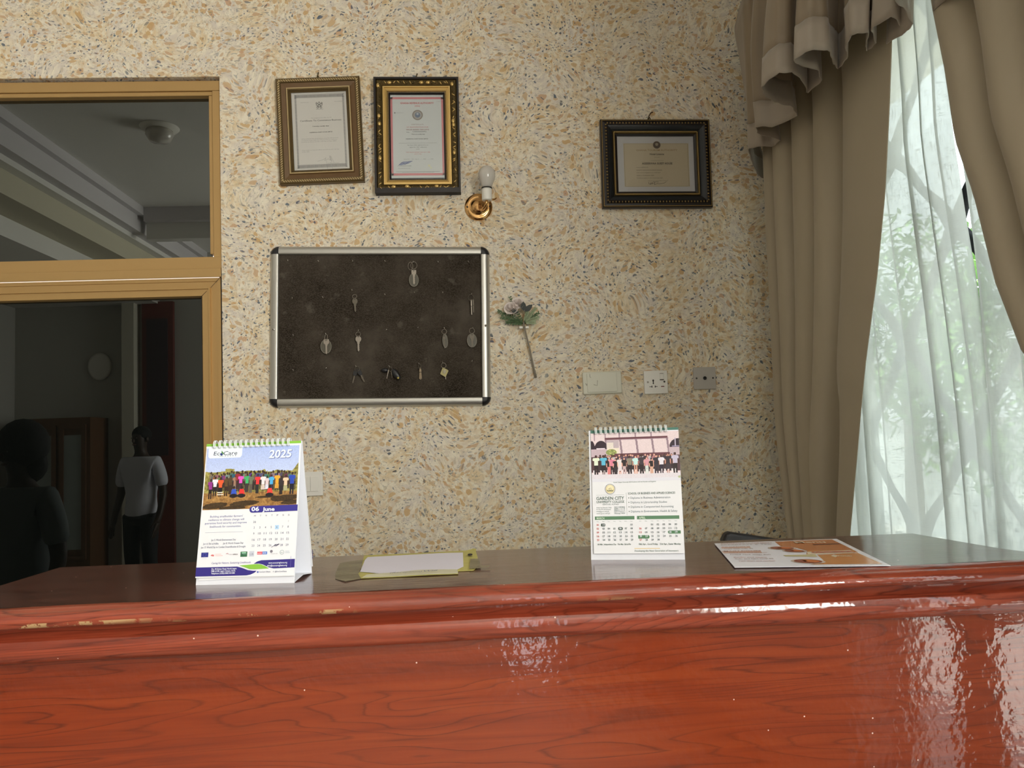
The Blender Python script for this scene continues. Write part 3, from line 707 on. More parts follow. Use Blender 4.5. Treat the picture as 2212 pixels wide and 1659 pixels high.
orn('bead_trim', fr, w, h, .0505, .0040, -.0215, (.0015, .0014, .0015), gold)
back_and_glass(fr, w-.02, h-.02, -.010, -.0145)
mb = MB(); mb.box(-(w/2-.056), w/2-.056, -.0115, -.0102, -(h/2-.062), h/2-.056, simple('blueish_paper', (.54, .57, .57), .6)); pg = mb.build('certificate', fr)
S = Sheet(lambda u, v, l: ((u-.5)*(w-.114), -.0116-l, (h/2-.057)-v*(h-.119)), w-.114, h-.119)
pk = G(196, 112, 118); rd = G(190, 100, 104); dk = G(88, 92, 96); bl = G(90, 96, 130)
S.rect(0, 1, .028, .052, pk); S.rect(0, 1, .945, .972, pk); S.rect(0, .042, .028, .972, pk); S.rect(.958, 1, .028, .972, pk)
S.text('GHANA REVENUE AUTHORITY', .19, .82, .11, .020, rd, .03); S.text('(GRA)', .46, .56, .143, .016, rd, .02)
S.disc(.51, .245, .095, G(150, 148, 145)); S.ring(.51, .245, .098, .018, G(120, 110, 100), .0005); S.disc(.51, .245, .05, G(96, 110, 135), .0005); S.disc(.51, .232, .022, G(160, 170, 180), .0006)
S.rect(.075, .095, .21, .225, dk); S.text('0000317', .11, .25, .222, .010, G(150, 154, 156)); S.text('Z 0001', .87, .94, .085, .008, G(150, 140, 140))
S.text('CERTIFICATE', .39, .62, .365, .013, G(150, 130, 136)); S.text('OF REGISTRATION FOR', .30, .71, .398, .013, rd)
S.text('VALUE ADDED TAX (VAT)', .29, .72, .428, .014, G(140, 100, 100), .02); S.text('TIN', .29, .35, .458, .011, dk); S.text('C0005020492', .41, .67, .452, .015, dk)
S.text('This is to certify that', .39, .64, .482, .011, dk, .02); S.text('AGESERWAA GUEST HOUSE LIMITED', .28, .70, .538, .011, dk, .02); S.rect(.15, .86, .582, .584, dk)
S.text('has been duly registered as an', .31, .70, .612, .012, dk); S.text('agent for VAT collection', .35, .67, .638, .012, dk); S.text('under', .47, .54, .660, .010, dk)
S.text('THE VALUE ADDED TAX ACT 1998', .28, .73, .700, .012, rd); S.text('(ACT 546)', .44, .57, .720, .010, rd)
S.text('Issued this .. 10th .. day of ............ MAR ............ 2004', .24, .79, .780, .009, dk)
S.poly([(.14, .845), (.22, .805), (.40, .80), (.32, .83), (.18, .85)], G(120, 130, 165)); S.line([(.14, .85), (.20, .815), (.26, .84), (.33, .805), (.40, .80)], .01, bl, .0006)
S.text('COMMISSIONER', .12, .38, .862, .010, dk); S.text('Commissioner', .13, .36, .89, .009, dk)
S.disc(.71, .855, .022, G(205, 205, 170)); S.disc(.74, .88, .02, G(200, 204, 180)); S.rect(.09, .91, .925, .928, dk)
S.rect(.20, .80, .934, .937, G(150, 150, 150))
S.mb.build('lettering', pg)
hook_nail(fr, h/2)
# 3 landscape frame
fr = thing('certificate_frame', 'landscape black and gold beaded frame with hotel licence near the curtain', 'picture frame', tw(.726, .992), (0, .014, 0))
w, h = .4105, .333
mb = MB(); mb.frame(w, h, [(0, 0), (0, .022), (.003, .026), (.0065, .026), (.0075, .024), (.014, .026), (.022, .034), (.026, .031)], [blackf, blackf, goldd, blackf, blackf, blackf, blackf]); mb.build('moulding', fr)
mb = MB(); mb.frame(w, h, [(.026, .031), (.030, .030), (.038, .026), (.044, .021)], navy); mb.build('black_band', fr)
mb = MB(); mb.frame(w, h, [(.044, .021), (.046, .025), (.052, .025), (.054, .019)], goldd); mb.build('inner_moulding', fr)
mb = MB(); mb.frame(w, h, [(.054, .019), (.062, .014)], blackf); mb.build('inner_moulding', fr)
orn('bead_trim', fr, w, h, .0048, .0038, -.0265, (.0013, .0013, .0013), gold)
orn('egg_trim', fr, w, h, .0185, .0118, -.0325, (.0034, .002, .0048), goldd)
orn('egg_trim', fr, w, h, .0185, .0118, -.034, (.0012, .0014, .0030), gold)
orn('rope_trim', fr, w, h, .049, .005, -.0255, (.0038, .0014, .0012), gold, .8)
back_and_glass(fr, w-.02, h-.02, -.010, -.0145)
mb = MB(); mb.box(-(w/2-.06), w/2-.06, -.0115, -.0102, -(h/2-.06), h/2-.06, simple('grey_white_paper', (.50, .50, .52), .6)); pg = mb.build('certificate', fr)
S = wall_sheet(w-.122, h-.122, -.0116)
S.rect(.085, .935, .125, .905, G(186, 174, 150), .0001); bd = G(150, 140, 112)
for q in ((.10, .915, .13, .135), (.10, .915, .895, .90), (.092, .097, .13, .90), (.92, .925, .13, .90)): S.rect(*q, bd)
bz = G(150, 122, 84); bk = G(62, 58, 56); mg = G(105, 98, 88)
S.disc(.52, .155, .048, G(84, 70, 60)); S.ring(.52, .155, .05, .006, G(120, 104, 86), .0005); S.disc(.52, .145, .02, G(150, 140, 120), .0006); S.rect(.475, .565, .125, .135, G(96, 84, 72), .0005)
S.text('GHANA TOURISM AUTHORITY', .25, .785, .265, .032, bz, .01); S.text('Hotel Licence', .425, .61, .335, .030, bk, .03); S.text('BUDGET', .485, .555, .383, .012, mg); S.text('is hereby issued to', .435, .60, .440, .012, mg)
S.text('AGESERWAA GUEST HOUSE', .32, .715, .505, .034, bk, .03)
for i, (t, a, b) in enumerate((('located at BEREKUSO', .245, .40), ('licensed to operate Accommodation Enterprise', .245, .58), ('under Tourism Regulations (L.I. 2393) 2019', .245, .555), ('issued on 1st of January, 2024', .245, .47), ('This licence expires on 31st of December 2024', .245, .58))): S.text(t, a, b, .565+.048*i, .015, bk if i in (1, 3) else mg, .01)
S.text('ISSUED BY THE DIRECTORATE', .395, .65, .805, .012, mg)
S.line([(.40, .82), (.40, .855), (.43, .865)], .004, bk); S.line([(.43, .82), (.42, .86), (.45, .83), (.44, .86), (.48, .83), (.47, .87), (.51, .85), (.53, .855), (.56, .85), (.60, .84), (.63, .815)], .004, bk); S.line([(.45, .815), (.53, .82)], .004, bk)
S.mb.build('lettering', pg)
mb = MB(); mb.tube([(-.02, -.006, h/2), (-.021, -.016, h/2+.014), (-.014, -.018, h/2+.026), (-.006, -.016, h/2+.030)], .0022, simple('string', (.10, .06, .03), .8), 6); mb.tube([(-.027, -.014, h/2), (-.02, -.017, h/2+.012), (-.013, -.014, h/2)], .002, goldd, 6); mb.build('hanging_string', fr)
# ------------------------------------------------------------------ wall lamp
lp = thing('wall_lamp', 'bare white bulb on round brass wall bracket between certificates and key board', 'lamp', (.063, WY, EYE+.845))
Rx = Matrix.Rotation(PI/2, 4, 'X')
mb = MB(); mb.lathe([(0, 0), (.050, 0), (.051, .004), (.049, .008), (.036, .011), (.030, .010), (.026, .018), (.014, .024), (0, .025)], M['brass'], Rx, 32); mb.build('wall_plate', lp)
for x in (-.041, .041):
    mb = MB(); mb.ell((x, -.011, 0), .0035, .003, .0035, M['alud']); mb.build('screw', lp)
mb = MB(); mb.tube([(.004, -.024, .004), (.003, -.045, -.012), (.010, -.068, -.030), (.020, -.088, -.026), (.027, -.094, -.012), (.0285, -.095, -.002)], .0055, M['brass'], 10); mb.build('arm', lp)
mb = MB(); mb.tube([(.036, -.09, -.002), (.050, -.086, .002), (.058, -.083, .004), (.064, -.082, .009)], [.004, .0035, .003, .002], M['brass'], 8); mb.build('side_lug', lp)
mb = MB(); Tb = Matrix.Translation((.0285, -.095, -.004)) @ Matrix.Rotation(.03, 4, 'Y')
mb.lathe([(0, 0), (.017, 0), (.018, .003), (.0182, .036), (.0175, .042), (.012, .042)], M['white'], Tb, 24); mb.build('lamp_holder', lp)
mb = MB(); mb.lathe([(.0182, .0425), (.0195, .0435), (.0195, .0455), (.0175, .0462), (.011, .0462)], M['alud'], Tb, 24); mb.build('holder_ring', lp)
mb = MB(); mb.lathe([(.011, .0465), (.0155, .0468), (.0190, .053), (.0225, .064), (.0275, .075), (.0303, .087), (.0300, .098), (.0262, .110), (.018, .1195), (.009, .1235), (0, .1245)], M['bulb'], Tb, 28); mb.build('bulb', lp)
# ------------------------------------------------------------------ key board
kb = thing('key_board', 'dark felt board in silver aluminium frame with black corners, hung with keys', 'board', (-.302, WY, EYE+.416), (0, .0245, 0))
kw, kh = .722, .518
def mat_felt():
    t = NT('dusty_brown_felt'); v = t.coords(); a = t.noise(v, 5, 4, .6); b = t.noise(t.coords((260, 260, 620)), 1, 2)
    c = t.ramp(a.outputs['Fac'], [(.35, (.018, .013, .009)), (.52, (.045, .036, .027)), (.70, (.095, .082, .066))])
    c = t.mix(t.ramp(b.outputs['Fac'], [(.42, 0.0), (.62, .75)]), c, (.085, .070, .054))
    d = t.noise(v, 22, 3, .6); c = t.mix(t.math('MULTIPLY', t.ramp(d.outputs['Fac'], [(.63, 0.0), (.72, 1.0)]), .5), c, (.13, .115, .095))
    t.link(c, t.b.inputs['Base Color']); t.b.inputs['Roughness'].default_value = .95; t.b.inputs['Specular IOR Level'].default_value = .1; t.bump(b.outputs['Fac'], .4, .001)
    return t.mat
mb = MB(); mb.box(-kw/2, kw/2, -.010, -.002, -kh/2, kh/2, mat_felt()); mb.build('felt_panel', kb)
rp2 = [(0, .0105), (0, .021), (.004, .0225), (.016, .0225), (.024, .019), (.029, .012), (.031, .004), (.031, .001)]
def frame_rail(L, side):
    mb = MB(); vs = []
    for e in (-L/2, L/2):
        for (o, y) in rp2:
            vs.append({'t': (e, -y, kh/2+o), 'b': (e, -y, -kh/2-o), 'l': (-kw/2-o, -y, e), 'r': (kw/2+o, -y, e)}[side])
    n = len(rp2); mb.add(vs, [(k, k+1, n+k+1, n+k) for k in range(n-1)], M['silver'], True); return mb.build('frame_rail', kb)
for s in 'tb': frame_rail(kw, s)
for s in 'lr': frame_rail(kh, s)
for sx in (-1, 1):
    for sz in (-1, 1):
        mb = MB(); vs = []; n = len(rp2); K = 8
        for k in range(K+1):
            a = PI/2*k/K
            for (o, y) in rp2: vs.append((sx*(kw/2+(o+.0006)*math.cos(a)), -y-.0006, sz*(kh/2+(o+.0006)*math.sin(a))))
        mb.add(vs, [(k*n+j, k*n+j+1, (k+1)*n+j+1, (k+1)*n+j) for k in range(K) for j in range(n-1)], M['black'], True); mb.build('corner_cap', kb)
for x, z in ((-kw/2-.0155, -.012), (kw/2+.015, -.002)):
    mb = MB(); mb.ell((x, -.0225, z), .0048, .0016, .0048, M['chrome']); mb.ell((x, -.024, z), .002, .0008, .002, M['black']); mb.build('screw', kb)
hooks = [(-0.6225, 0.656), (-0.5147, 0.6517), (-0.395, 0.6488), (-0.2779, 0.646), (-0.1787, 0.6402), (-0.089, 0.638), (0.0212, 0.637), (-0.6101, 0.5203), (-0.501, 0.5207), (-0.399, 0.5431), (-0.281, 0.5248), (-0.1752, 0.5288), (-0.0758, 0.5261), (0.0256, 0.5184), (-0.6076, 0.3874), (-0.4938, 0.389), (-0.381, 0.3973), (-0.2826, 0.3978), (-0.1689, 0.4011), (-0.0748, 0.3967), (0.0248, 0.3955), (-0.6097, 0.2637), (-0.4979, 0.2667), (-0.3905, 0.2699), (-0.2729, 0.2661), (-0.1676, 0.2728), (-0.0835, 0.2734), (0.0192, 0.2752)]
ca, sa = math.cos(.0245), math.sin(.0245)
mb = MB(); mb.tube([(0, -.009, 0), (0, -.020, -.001), (0, -.025, .001), (0, -.026, .006)], .0012, M['chrome'], 6); hk = mb.build('hook', kb)
for k, (x, z) in enumerate(hooks):
    o = hk if k == 0 else hk.copy()
    if k: COL.objects.link(o)
    dx, dz = x+.302, z-.416; o.location = (dx*ca-dz*sa, 0, dx*sa+dz*ca); o.parent = kb; o.rotation_euler = (0, random.uniform(-.7, .7), 0)
# keys -------------------------------------------------------------
KS = simple('nickel_key', (.34, .30, .25), .45, .5); KD = simple('dull_key', (.15, .13, .10), .45, .5); tagp = simple('clear_tag', (.10, .09, .065), .4); tagr = simple('clear_tag_rim', (.26, .24, .19), .35)
def ring(mb, x, z, rx, rz, y=-.026, r=.0008, tilt=0, mat=None): mb.tube([(x+rx*math.cos(a), y+.004*math.sin(a*1), z+rz*math.sin(a)) for a in [2*PI*i/24 for i in range(24)]], r, mat or KS, 5, closed=True)
def keyset(name, label, x, z): return thing(name, label, 'key', (x, WY, EYE+z), group=None)
def key_part(parent, x, z, L, head, mat, ang=0, y=-.024, hw=.0105, name='key', sw=.0032):
    """key hanging from (x,z): head then blade"""
    mb = MB(); th = .0022; pts = []
    if head == 'round':
        pts = [(hw*math.sin(a), -hw*1.15+hw*1.15*math.cos(a)) for a in [PI*2*i/20 for i in range(20)] if not (abs(math.sin(a)) < .33 and math.cos(a) < 0)]
        i = max(range(len(pts)), key=lambda k: 0)
        right = [p for p in pts if p[0] >= 0]; left = [p for p in pts if p[0] < 0]
        right.sort(key=lambda p: -p[1]); left.sort(key=lambda p: p[1]); hb = -hw*2.1
        out = right+[(.0045, hb), (.0045, hb-.006), (sw, hb-.007)]; outl = [(-sw, hb-.007), (-.0045, hb-.006), (-.0045, hb)]+left
    else:
        hh = hw*1.9; out = [(hw*.8, 0), (hw, -.002), (hw, -hh*.8), (hw*.6, -hh), (.004, -hh-.002), (.004, -hh-.006), (sw, -hh-.007)]; outl = [(-sw, -hh-.007), (-.004, -hh-.006), (-.004, -hh-.002), (-hw*.6, -hh), (-hw, -hh*.8), (-hw, -.002), (-hw*.8, 0)]
        hb = -hh
    z0 = hb-.007; nb = 6; bl_ = []
    for k in range(nb): bl_ += [(sw, z0-(L+hb)*.15*k/1), (sw-.0009*(k % 2), z0-(L+z0)*(k+.5)/nb)]
    bl_ = [(sw-(.0011 if k % 2 else 0), z0-(L+z0)*k/8) for k in range(1, 8)]
    allp = out+bl_+[(.0012, -L), (-.0012, -L), (-sw, -L+.003)]+outl
    c, s = math.cos(ang), math.sin(ang)
    P3 = [(x+a*c-b*s, y, z+a*s+b*c) for a, b in allp]
    mb.poly(P3, mat, (0, th, 0))
    hx, hz = -.0035*-s, -.0035*c
    mb.ell((x+hx, y-.0004, z+hz), .0016, .0006, .0016, M['black'])
    return mb.build(name, parent)
def oval(parent, x, z, rx, rz, y=-.020, ang=0):
    c, s = math.cos(ang), math.sin(ang)
    f = lambda a, k: (x+rx*k*math.cos(a)*c-rz*k*math.sin(a)*s, y, z+rx*k*math.cos(a)*s+rz*k*math.sin(a)*c)
    A_ = [2*PI*i/28 for i in range(28)]
    mb = MB(); mb.poly([f(a, .96) for a in A_][::-1], tagp, (0, .002, 0)); mb.tube([f(a, 1) for a in A_], .0011, tagr, 5, closed=True); return mb.build('tag', parent)
k = keyset('tagged_key', 'square-headed key in clear oval tag, alone on the top hook row', -.180, .640)
mb = MB(); ring(mb, -.009, -.012, .0085, .015); ring(mb, .003, -.010, .011, .014); mb.build('key_ring', k); oval(k, .001, -.062, .0165, .024); key_part(k, .002, -.026, .052, 'sq', KS, y=-.023, hw=.0085)
k = keyset('room_key', 'dull round-headed key without tag, second hook row at the left', -.3905, .531)
mb = MB(); ring(mb, 0, -.008, .0075, .0075); mb.build('key_ring', k); key_part(k, 0, -.014, .049, 'round', KD, hw=.0095, ang=.03)
k = keyset('key_pair', 'two thin keys seen edge-on, second hook row at the right', .024, .5185)
mb = MB(); ring(mb, 0, -.011, .0105, .0115, mat=KD); mb.build('key_ring', k)
for dx, L, m_ in ((.001, .053, KS), (.008, .045, KD)):
    mb = MB(); mb.box(dx-.0022, dx+.0022, -.030, -.020, -.020-L*.42, -.020, m_); mb.box(dx-.0018, dx+.0018, -.028, -.022, -.020-L, -.020-L*.44, m_); mb.build('key', k)
k = keyset('tagged_key', 'bright square-headed key before a clear oval tag, third hook row far left', -.494, .3885)
mb = MB(); ring(mb, 0, -.010, .005, .0115); mb.build('key_ring', k); oval(k, -.002, -.042, .0185, .0245); key_part(k, 0, -.016, .053, 'sq', KS, hw=.0095, y=-.024)
k = keyset('room_key', 'pale round-headed key on small ring, third hook row', -.381, .397)
mb = MB(); ring(mb, 0, -.010, .0085, .0085); mb.build('key_ring', k); key_part(k, 0, -.016, .055, 'round', KS, hw=.010)
k = keyset('tagged_key', 'narrow clear oval tag turned sideways, third hook row toward the right', -.0755, .397)
mb = MB(); ring(mb, 0, -.010, .0085, .009); mb.build('key_ring', k); oval(k, .002, -.043, .0088, .0245, ang=.05); key_part(k, -.001, -.022, .048, 'sq', KD, hw=.004, y=-.023, ang=.03, sw=.002)
k = keyset('tagged_key', 'round-headed key in clear oval tag, third hook row far right', .0235, .397)
mb = MB(); ring(mb, 0, -.010, .0092, .010); mb.build('key_ring', k); oval(k, -.001, -.044, .0170, .0245); key_part(k, 0, -.021, .048, 'round', KD, hw=.0085, y=-.0235)
k = keyset('key_bunch', 'two small keys with black plastic heads splayed apart, bottom hook row', -.3875, .271)
mb = MB(); ring(mb, 0, -.008, .0085, .009, mat=KD); mb.build('key_ring', k)
for s_, a in ((-1, -.28), (1, .42)):
    mb = MB(); c, s = math.cos(a), math.sin(a); R_ = lambda q, b: (.004*s_+q*c-b*s, -.024-.002*s_, -.010+q*s+b*c)
    mb.poly([R_(-.004, 0), R_(.004, 0), R_(.0065, -.006), R_(.0065, -.018), R_(.003, -.023), R_(-.003, -.023), R_(-.0065, -.018), R_(-.0065, -.006)], M['black'], (0, .004, 0)); hd = mb.build('key_head', k)
    mb = MB(); mb.poly([R_(-.0022, -.022), R_(.0022, -.022), R_(.002, -.048), R_(0, -.050), R_(-.002, -.046)], KD, (0, .002, 0)); mb.build('key_blade', k)
k = keyset('key_bunch', 'black car key fob bunch with yellow dot, bottom hook row', -.272, .268)
mb = MB(); ring(mb, .002, -.010, .006, .008, mat=KD); mb.build('key_ring', k)
mb = MB(); mb.ell((-.018, -.022, -.013), .014, .006, .008, M['black']); mb.build('key_head', k)
mb = MB(); Mq = Matrix.Rotation(.62, 3, 'Y'); 
mb.ell((.020, -.024, -.028), .0115, .006, .0235, M['black'], Matrix.Rotation(-.62, 3, 'Y'), 12, 8); fob = mb.build('key_fob', k)
mb = MB(); mb.ell((.0285, -.0285, -.042), .004, .0015, .004, simple('yellow_dot', (.42, .33, .08), .5)); mb.build('emblem', fob)
mb = MB(); mb.poly([(-.006, -.028, -.012), (-.003, -.028, -.012), (-.011, -.028, -.043), (-.013, -.028, -.043)], KS, (0, .002, 0)); mb.build('key_blade', k)
mb = MB(); mb.poly([(.003, -.028, -.016), (.005, -.028, -.016), (.008, -.028, -.040), (.0065, -.028, -.041)], KD, (0, .002, 0)); mb.build('key_blade', k)
k = keyset('key_bunch', 'bunch of three slim brassy keys, bottom hook row beside the yellow tag', -.167, .274)
mb = MB(); ring(mb, .001, -.009, .0045, .009, mat=KD); mb.build('key_ring', k)
KB = simple('brass_key', (.26, .20, .13), .4, .5)
for a, L in ((-.09, .052), (0, .054), (.10, .052)):
    mb = MB(); c, s = math.cos(a), math.sin(a); R_ = lambda q, b: (.002+q*c-b*s, -.024-a*.02, -.014+q*s+b*c)
    mb.poly([R_(-.0028, 0), R_(.0028, 0), R_(.0028, -.015), R_(-.0028, -.015)], KB, (0, .006, 0)); mb.poly([R_(-.0018, -.017), R_(.0018, -.017), R_(.0015, -L+.012), R_(-.0015, -L+.012)], KB, (0, .005, 0)); mb.build('key', k)
k = keyset('tagged_key', 'key with yellow diamond-shaped plastic tag, bottom hook row', -.0815, .2745)
mb = MB(); ring(mb, 0, -.009, .0088, .009); mb.build('key_ring', k)
mb = MB(); mb.poly([(-.003, -.025, -.015), (.016, -.025, -.027), (.0165, -.025, -.029), (.0065, -.025, -.049), (.004, -.025, -.050), (-.012, -.025, -.040), (-.0125, -.025, -.037)], simple('yellow_tag', (.46, .40, .16), .4), (0, .003, 0)); mb.ell((.002, -.0255, -.031), .006, .0004, .008, simple('tag_window', (.42, .38, .26), .3)); mb.build('tag', k)
mb = MB(); mb.poly([(.004, -.0245, -.048), (.007, -.0245, -.048), (.0072, -.0245, -.058), (.005, -.0245, -.058)], KS, (0, .002, 0)); mb.build('key', k)
# ------------------------------------------------------------------ artificial flower stuck to the wall
fw_ = thing('artificial_flower', 'artificial white rose sprig with green leaves fixed to the wall beside key board', 'flower', (.205, WY, EYE+.42))
pet = simple('rose_petal', (.86, .78, .74), .6); lg = simple('dark_leaf', (.010, .017, .013), .5); g1 = simple('sprig_green', (.07, .13, .05), .6); g2 = simple('pale_sprig', (.33, .40, .24), .6)
def rose(cx, cy, cz, r, tilt, seed):
    mb = MB(); rr = random.Random(seed)
    for ringn, (k, rad, op) in enumerate(((3, .35, .2), (4, .62, .45), (5, .95, .8))):
        for i in range(k):
            a = 2*PI*(i+ringn*.37)/k; vs = []
            for jj in range(5):
                for ii in range(5):
                    q = (ii/4-.5)*1.7*(PI/k)*1.3; hgt = jj/4; rr_ = r*rad*(.45+.55*hgt**(.7))*(1+.12*op*hgt)
                    p = Vector((rr_*math.cos(a+q), rr_*math.sin(a+q), r*(1.0-.28*ringn)*hgt*(1-.22*(ii/4-.5)**2*4)))
                    vs.append(Vector((cx, cy, cz))+tilt @ p)
            mb.add(vs, [(jj*5+ii, jj*5+ii+1, (jj+1)*5+ii+1, (jj+1)*5+ii) for jj in range(4) for ii in range(4)], pet, True)
    return mb.build('rose', fw_)
T1 = Matrix.Rotation(1.15, 3, 'X') @ Matrix.Rotation(-.2, 3, 'Y')
rose(-.036, -.026, .040, .026, T1, 1); rose(-.012, -.022, .058, .024, T1, 2)
def leafm(mb, p, d, L, w_, mat, y=0):
    d = Vector(d).normalized(); n = Vector((-d.z, 0, d.x)); p = Vector(p)
    mb.add([p, p+d*L*.4+n*w_, p+d*L*.75+n*w_*.7, p+d*L, p+d*L*.75-n*w_*.7, p+d*L*.4-n*w_], [(0, 1, 2, 3, 4, 5)], mat)
for p, d, L, w_ in (((.006, -.040, .030), (.0, 0, 1), .036, .011), ((.008, -.042, .028), (.75, -.02, .62), .040, .0105), ((-.012, -.040, .024), (-.7, 0, .3), .03, .008)):
    mb = MB(); leafm(mb, p, d, L, w_, lg); mb.build('leaf', fw_, label='dark green leaf')
rr = random.Random(11)
def sprig(p0, d, L, mat, n=11, ll=.010):
    mb = MB(); p0 = Vector(p0); d = Vector(d).normalized(); mb.tube([p0, p0+d*L*.5+Vector((0, -.004, .002)), p0+d*L], .0009, mat, 5)
    for i in range(n):
        p = p0+d*L*(i+1)/n
        for sgn in (-1, 1):
            a = rr.uniform(.5, 1.1)*sgn; dd = Vector((d.x*math.cos(a)-d.z*math.sin(a), rr.uniform(-.4, .1), d.x*math.sin(a)+d.z*math.cos(a)))
            leafm(mb, p, dd, ll*rr.uniform(.7, 1.2), ll*.26, mat)
    mb.build('sprig', fw_)
b0 = (.004, -.020, -.012)
for d, L, m_, n in (((-1, 0, .55), .098, g1, 16), ((-1, 0, .35), .080, g1, 14), ((-1, 0, .12), .060, g1, 12), ((-.45, 0, 1), .105, g1, 12), ((-.7, 0, .2), .05, g1, 10), ((.6, 0, .75), .062, g2, 14), ((.9, 0, .3), .050, g2, 12), ((.25, 0, 1), .050, g2, 10), ((.75, 0, .5), .066, g1, 12), ((-.9, 0, .75), .078, g1, 12), ((.7, 0, -.05), .035, g2, 10), ((.2, -.2, .8), .045, g2, 8)):
    sprig(b0 if m_ is g1 else (.010, -.026, -.008), d, L, m_, n)
mb = MB(); mb.tube([(.006, -.021, -.004), (.008, -.02, -.028), (.024, -.016, -.10), (.037, -.010, -.175), (.044, -.006, -.208)], [.0030, .0032, .003, .0036, .0045], simple('wrapped_stem', (.27, .235, .185), .8), 8); mb.build('stem', fw_)
for x in (-.004, .018):
    mb = MB(); mb.box(x-.006, x+.006, -.024, -.001, -.029, -.022, M['white']); mb.build('stem_clip', fw_)
# ------------------------------------------------------------------ plates on the wall
def bev(o, wd=.002, s=2): b = o.modifiers.new('bevel', 'BEVEL'); b.width = wd; b.segments = s; b.limit_method = 'ANGLE'; return o
bp = thing('blank_cover_plate', 'painted-over cream rectangular cover plate, leftmost of three wall plates', 'cover plate', (.4895, WY, EYE+.1862), (0, -.012, 0))
mb = MB(); mb.box(-.0715, .0715, -.010, 0, -.041, .041, M['cream']); bev(mb.build('plate_body', bp), .006, 4)
mb = MB(); mb.box(-.056, .053, -.0135, -.0095, -.034, .036, M['cream']); bev(mb.build('raised_cover', bp), .0015)
mb = MB(); mb.tube([(-.061, -.0105, .0), (-.058, -.0105, -.008), (-.055, -.0105, .0)], .0012, simple('paint_chip', (.30, .28, .22), .6), 5); mb.build('paint_mark', bp)
mb = MB(); mb.tube([(-.018, -.014, .009), (-.020, -.014, -.010), (-.032, -.014, -.006)], .0007, simple('crack', (.32, .27, .2), .7), 4); mb.build('crack', bp)
mb = MB(); mb.tube([(-.045, -.014, .032), (-.045, -.014, .022), (-.041, -.014, .020)], .0007, simple('crack', (.28, .25, .2), .7), 4); mb.build('crack', bp)
so = thing('power_socket', 'white universal power socket with switch, middle of three wall plates', 'socket', (.6865, WY, EYE+.1815))
mb = MB(); mb.box(-.0435, .0435, -.009, 0, -.0425, .0425, M['white']); bev(mb.build('plate_body', so), .002)
mb = MB(); mb.box(.015, .029, -.0125, -.0085, .010, .030, M['white']); sw_ = bev(mb.build('rocker_switch', so), .0015)
mb = MB(); mb.box(.0145, .0295, -.0094, -.0088, .0065, .0095, simple('slot_brown', (.10, .07, .05), .6)); mb.build('switch_gap', so); mb = MB(); mb.box(.0148, .0292, -.0094, -.0088, .0305, .0318, simple('slot_brown', (.10, .07, .05), .6)); mb.build('switch_gap', so)
HB = simple('socket_hole', (.02, .015, .01), .6)
mb = MB(); mb.ell((-.010, -.0092, .006), .0032, .0006, .0045, HB); mb.ell((-.010, -.0092, -.004), .0026, .0006, .003, HB); mb.box(-.0115, -.0085, -.0096, -.0088, -.004, .007, HB); mb.build('pin_hole', so)
for s_ in (-1, 1):
    mb = MB(); cx = -.010+s_*.0105; mb.box(cx-.0045, cx+.0045, -.0096, -.0088, -.0168, -.0148, HB); xo = cx+(.0035 if s_ > 0 else -.0035)*-1; mb.box(cx-s_*.0045-.0012, cx-s_*.0045+.0016, -.0096, -.0088, -.0195, -.0122, HB); mb.build('pin_hole', so)
mb = MB(); mb.box(.018, .0298, -.0096, -.0088, -.0178, -.0145, simple('red_neon', (.16, .02, .012), .4)); mb.build('indicator', so, label='dark red indicator window')
for x in (-.030, .031):
    mb = MB(); mb.ell((x, -.0092, .001), .0036, .0008, .0036, M['alud'] if x > 0 else simple('screw_paint', (.38, .35, .30), .5)); mb.build('screw', so)
tv = thing('aerial_socket', 'greyish square aerial socket with round hole, rightmost of three wall plates', 'socket', (.868, WY, EYE+.1905), (0, .01, 0))
mb = MB(); mb.box(-.0415, .0415, -.008, 0, -.0405, .0405, simple('grey_plastic', (.50, .47, .43), .4)); bev(mb.build('plate_body', tv), .0025)
mb = MB(); mb.lathe([(.0066, .008), (.0066, .0098), (.0042, .0098), (.0042, .0085), (0, .0085)], M['black'], Rx, 20); mb.build('aerial_jack', tv)
for x in (-.0305, .0305):
    mb = MB(); mb.ell((x, -.0082, 0), .0033, .0008, .0033, M['alud']); mb.build('screw', tv)
ls = thing('light_switch', 'cream double light switch half hidden behind the left desk calendar', 'switch', (-.5625, WY, EYE-.137))
mb = MB(); mb.box(-.0435, .0435, -.009, 0, -.0425, .0425, M['white']); bev(mb.build('plate_body', ls), .003, 3)
for x in (-.0265, .0015):
    mb = MB(); mb.box(x, x+.0265, -.0125, -.0088, -.026, .026, M['white']); bev(mb.build('rocker_switch', ls), .001)
# ------------------------------------------------------------------ desk calendars
def raster_sheet(name, img, P, u0, u1, v0, v1, parent, lift=.0003):
    """flat printed picture: one small square of colour per cell"""
    H, Wd = img.shape[:2]; vs = [P(lerp(u0, u1, i/Wd), lerp(v0, v1, j/H), lift) for j in range(H+1) for i in range(Wd+1)]
    fs = [((j+1)*(Wd+1)+i, (j+1)*(Wd+1)+i+1, j*(Wd+1)+i+1, j*(Wd+1)+i) for j in range(H) for i in range(Wd)]
    me = bpy.data.meshes.new(name); me.from_pydata(vs, [], fs); me.materials.append(M['print'])
    ca_ = me.color_attributes.new('print', 'FLOAT_COLOR', 'CORNER')
    c = np.clip(img, 0, 255)/255.0; lin = np.where(c < .04, c/12.92, ((c+.055)/1.055)**2.4).reshape(-1, 3)
    a = np.ones((len(lin), 4, 4), np.float32); a[:, :, :3] = lin[:, None, :]
    ca_.data.foreach_set('color', a.reshape(-1)); o = bpy.data.objects.new(name, me); COL.objects.link(o); o.parent = parent; return o
